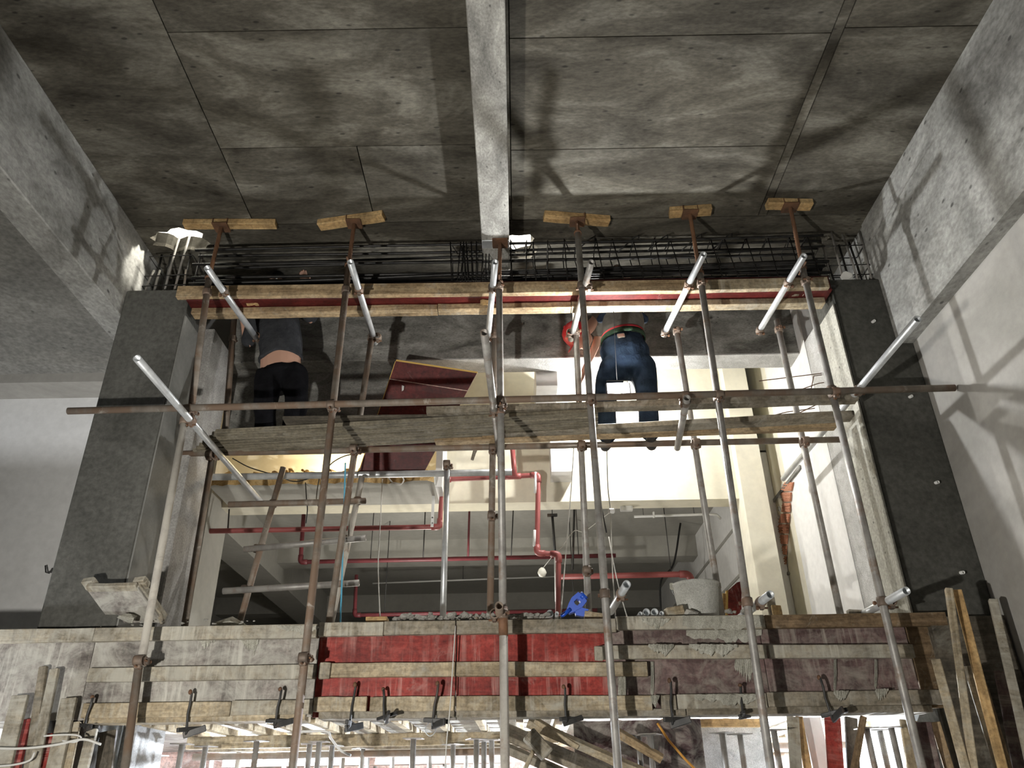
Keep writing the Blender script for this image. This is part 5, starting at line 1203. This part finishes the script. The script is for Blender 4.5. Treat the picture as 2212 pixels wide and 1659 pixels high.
ht = thing('mallet', 'wooden mallet leaning against the aslant boards under the red panel', 'tool', at(1140, 1660, 5.3)); mesh_obj('mallet_head', rough_box(.17, .085, .085, 2, .003, .008, 4), 'grey_timber', ht, mat4(frame(at(1180, 1625, 5.3) - at(1148, 1590, 5.3), (0, -1, .2)), at(1162, 1608, 5.3))); mesh_obj('mallet_handle', rod_me([at(1152, 1622, 5.3), at(1128, 1675, 5.32)], .014, 8), 'pale_timber', ht)
board_spec = (((1235, 1640, 5.95), (1510, 1640, 5.95), .62, .02, 'stained_ply', 'dark plywood panel blotched with cement behind the dark worn upright'),)
pa, pb = at(1238, 1560, 5.98), at(1512, 1552, 5.98); zm = (pa.z + pb.z) / 2
o = board('plywood_sheet', (pa.x, 5.98, zm / 2), (pb.x, 5.98, zm / 2), zm, .02, 'stained_ply', (0, -1, 0), None, 520); tag(o, board_spec[0][5], 'panel')
o = board('timber_beam', at(1428, 1562, 6.2), at(1640, 1562, 6.2), .055, .06, 'new_timber', (0, -1, 0), None, 521); tag(o, 'fresh yellow timber beam in front of the broken wall patch under the purple panel', 'timber')
pa, pb = at(1470, 1568, 6.3), at(1650, 1568, 6.3); zm = pa.z
o = board('plywood_sheet', (pa.x, 6.3, zm / 2), (pb.x, 6.3, zm / 2), zm, .03, 'rough_white', (0, -1, 0), None, 522); tag(o, 'whitish broken plaster panel under the purple panel', 'panel')
rod('strap', 'orange strap hanging aslant below the purple panel', [at(1420, 1562, 5.55), at(1445, 1600, 5.55), at(1480, 1640, 5.55), at(1510, 1670, 5.55)], .008, 'orange_cord', 'strap')
# upright boards below the purple panel, beside the column
for i, (a, b, w_, mt, lab) in enumerate((((1712, 1548, 5.55), (1722, 1700, 5.5), .075, 'cement_timber', 'cement-spattered upright board beside the thick-sleeved prop'), ((1725, 1548, 5.6), (1752, 1700, 5.55), .05, 'new_timber', 'fresh upright slat beside the cement-spattered board'), ((1752, 1550, 5.7), (1785, 1700, 5.65), .12, 'white_plaster', 'white-faced upright board next to the red plywood strip'),
        ((1797, 1548, 5.5), (1808, 1700, 5.45), .10, 'red_ply', 'upright red plywood strip below the purple panel'), ((1838, 1550, 5.6), (1845, 1700, 5.55), .08, 'dark_timber', 'dark upright board beside the red plywood strip'), ((1865, 1548, 5.35), (1838, 1700, 5.3), .04, 'brown_timber', 'slim brown slat leaning among the props below the brown batten'), ((1962, 1556, 5.45), (1985, 1700, 5.4), .11, 'pale_timber', 'bright pale board standing behind the worn upright at the column'))):
    p, q = at(*a), at(*b); q2 = p + (q - p) * ((0.0 - p.z) / (q - p).z); o = board('upright_board', p, q2, w_, .022, mt, (0, -1, 0), None, 540 + i); tag(o, lab, 'board')
# timbers leaning in the corner at the plastered wall
for i, (a, b, w_, t_, mt, lab) in enumerate((((2050, 1272, 4.78), (2102, 1659, 4.62), .045, .03, 'pale_timber', 'pale batten leaning in the corner with its tip against the dark column'), ((2068, 1275, 4.82), (2125, 1500, 4.75), .05, .03, 'new_timber', 'fresh batten crossing behind the pale one in the corner'), ((2022, 1425, 4.72), (2085, 1659, 4.62), .05, .03, 'pale_timber', 'shorter rounded batten leaning at the edge of the brown panel'),
        ((2092, 1440, 4.85), (2160, 1659, 4.78), .06, .03, 'grey_timber', 'grey batten leaning behind the pale ones in the corner'), ((2145, 1295, 4.92), (2215, 1600, 4.84), .05, .04, 'cement_timber', 'cement-caked batten leaning against the plastered wall'), ((2118, 1480, 4.9), (2170, 1659, 4.85), .07, .03, 'brown_timber', 'brown board leaning among the battens in the corner'), ((2165, 1450, 4.96), (2205, 1659, 4.92), .09, .02, 'purple_ply', 'purplish plywood strip leaning against the plastered wall'), ((1990, 1560, 4.95), (2010, 1659, 4.93), .10, .02, 'purple_ply', 'purplish plywood strip standing below the end of the brown batten'), ((2020, 1560, 5.0), (2050, 1659, 4.97), .05, .03, 'batten_timber', 'brown batten standing beside the purplish plywood strip'))):
    p, q = at(*a), at(*b); q2 = p + (q - p) * ((0.0 - p.z) / (q - p).z); o = board('leaning_timber', p, q2, w_, t_, mt, (-.4, -1, 0), None, 560 + i, .003); tag(o, lab, 'timber')
o = struct('trim_corner', (2.60, 5.05, 0), (3.07, 5.14, 2.62), 'dark_timber')
# upright boards at the far end of the grey panels
for i, (a, b, w_, mt, lab, lean) in enumerate((((45, 1502), (5, 1659), .10, 'cement_timber', 'broad grey board standing below the formwork end, its edge chipped', 0), ((95, 1440), (62, 1659), .045, 'grey_timber', 'dark slim upright board beside the round-topped batten', .03), ((118, 1445), (75, 1659), .055, 'cement_timber', 'pale square batten standing tall in front of the grey panels', 0), ((150, 1508), (118, 1659), .09, 'cement_timber', 'wide round-topped board standing in front of the grey panels', .02),
      ((50, 1555), (25, 1659), .10, 'red_ply', 'faded red plywood strip behind the broad grey board', .07), ((112, 1585), (95, 1659), .06, 'red_ply', 'narrow red plywood strip between two cement-grey battens', .06), ((200, 1575), (180, 1659), .06, 'cement_timber', 'squared grey post standing under the first hook clamp', .05), ((165, 1560), (145, 1659), .05, 'pale_timber', 'pale post standing beside the squared grey one', .05), ((235, 1580), (225, 1659), .10, 'dark_timber', 'dark board in the gap behind the brown upright tube', .25))):
    p, q = at(*a, 5.0 + lean), at(*b, 4.97 + lean); q2 = p + (q - p) * ((0.0 - p.z) / (q - p).z); o = board('upright_board', p, q2, w_, .03, mt, (0, -1, 0), None, 580 + i, .003); tag(o, lab, 'board')
rod('rope', 'slack pale rope strung across the upright boards', smooth_path([at(-20, 1616, 4.9), at(40, 1617, 4.9), at(90, 1613, 4.9), at(130, 1607, 4.9), at(180, 1597, 4.88), at(218, 1608, 4.9)], 5), .007, 'white_cord', 'rope')
rod('rope', 'knotted loop of pale wire in front of the upright boards', smooth_path([at(95, 1590, 4.9), at(130, 1587, 4.9), at(165, 1588, 4.9), at(175, 1595, 4.9), at(160, 1603, 4.9), at(135, 1600, 4.9)], 5), .005, 'white_cord', 'wire')
rod('rope', 'frayed lower rope hanging across the red plywood strips', smooth_path([at(-20, 1656, 4.9), at(30, 1652, 4.9), at(65, 1642, 4.9), at(75, 1625, 4.9)], 5), .006, 'white_cord', 'rope')
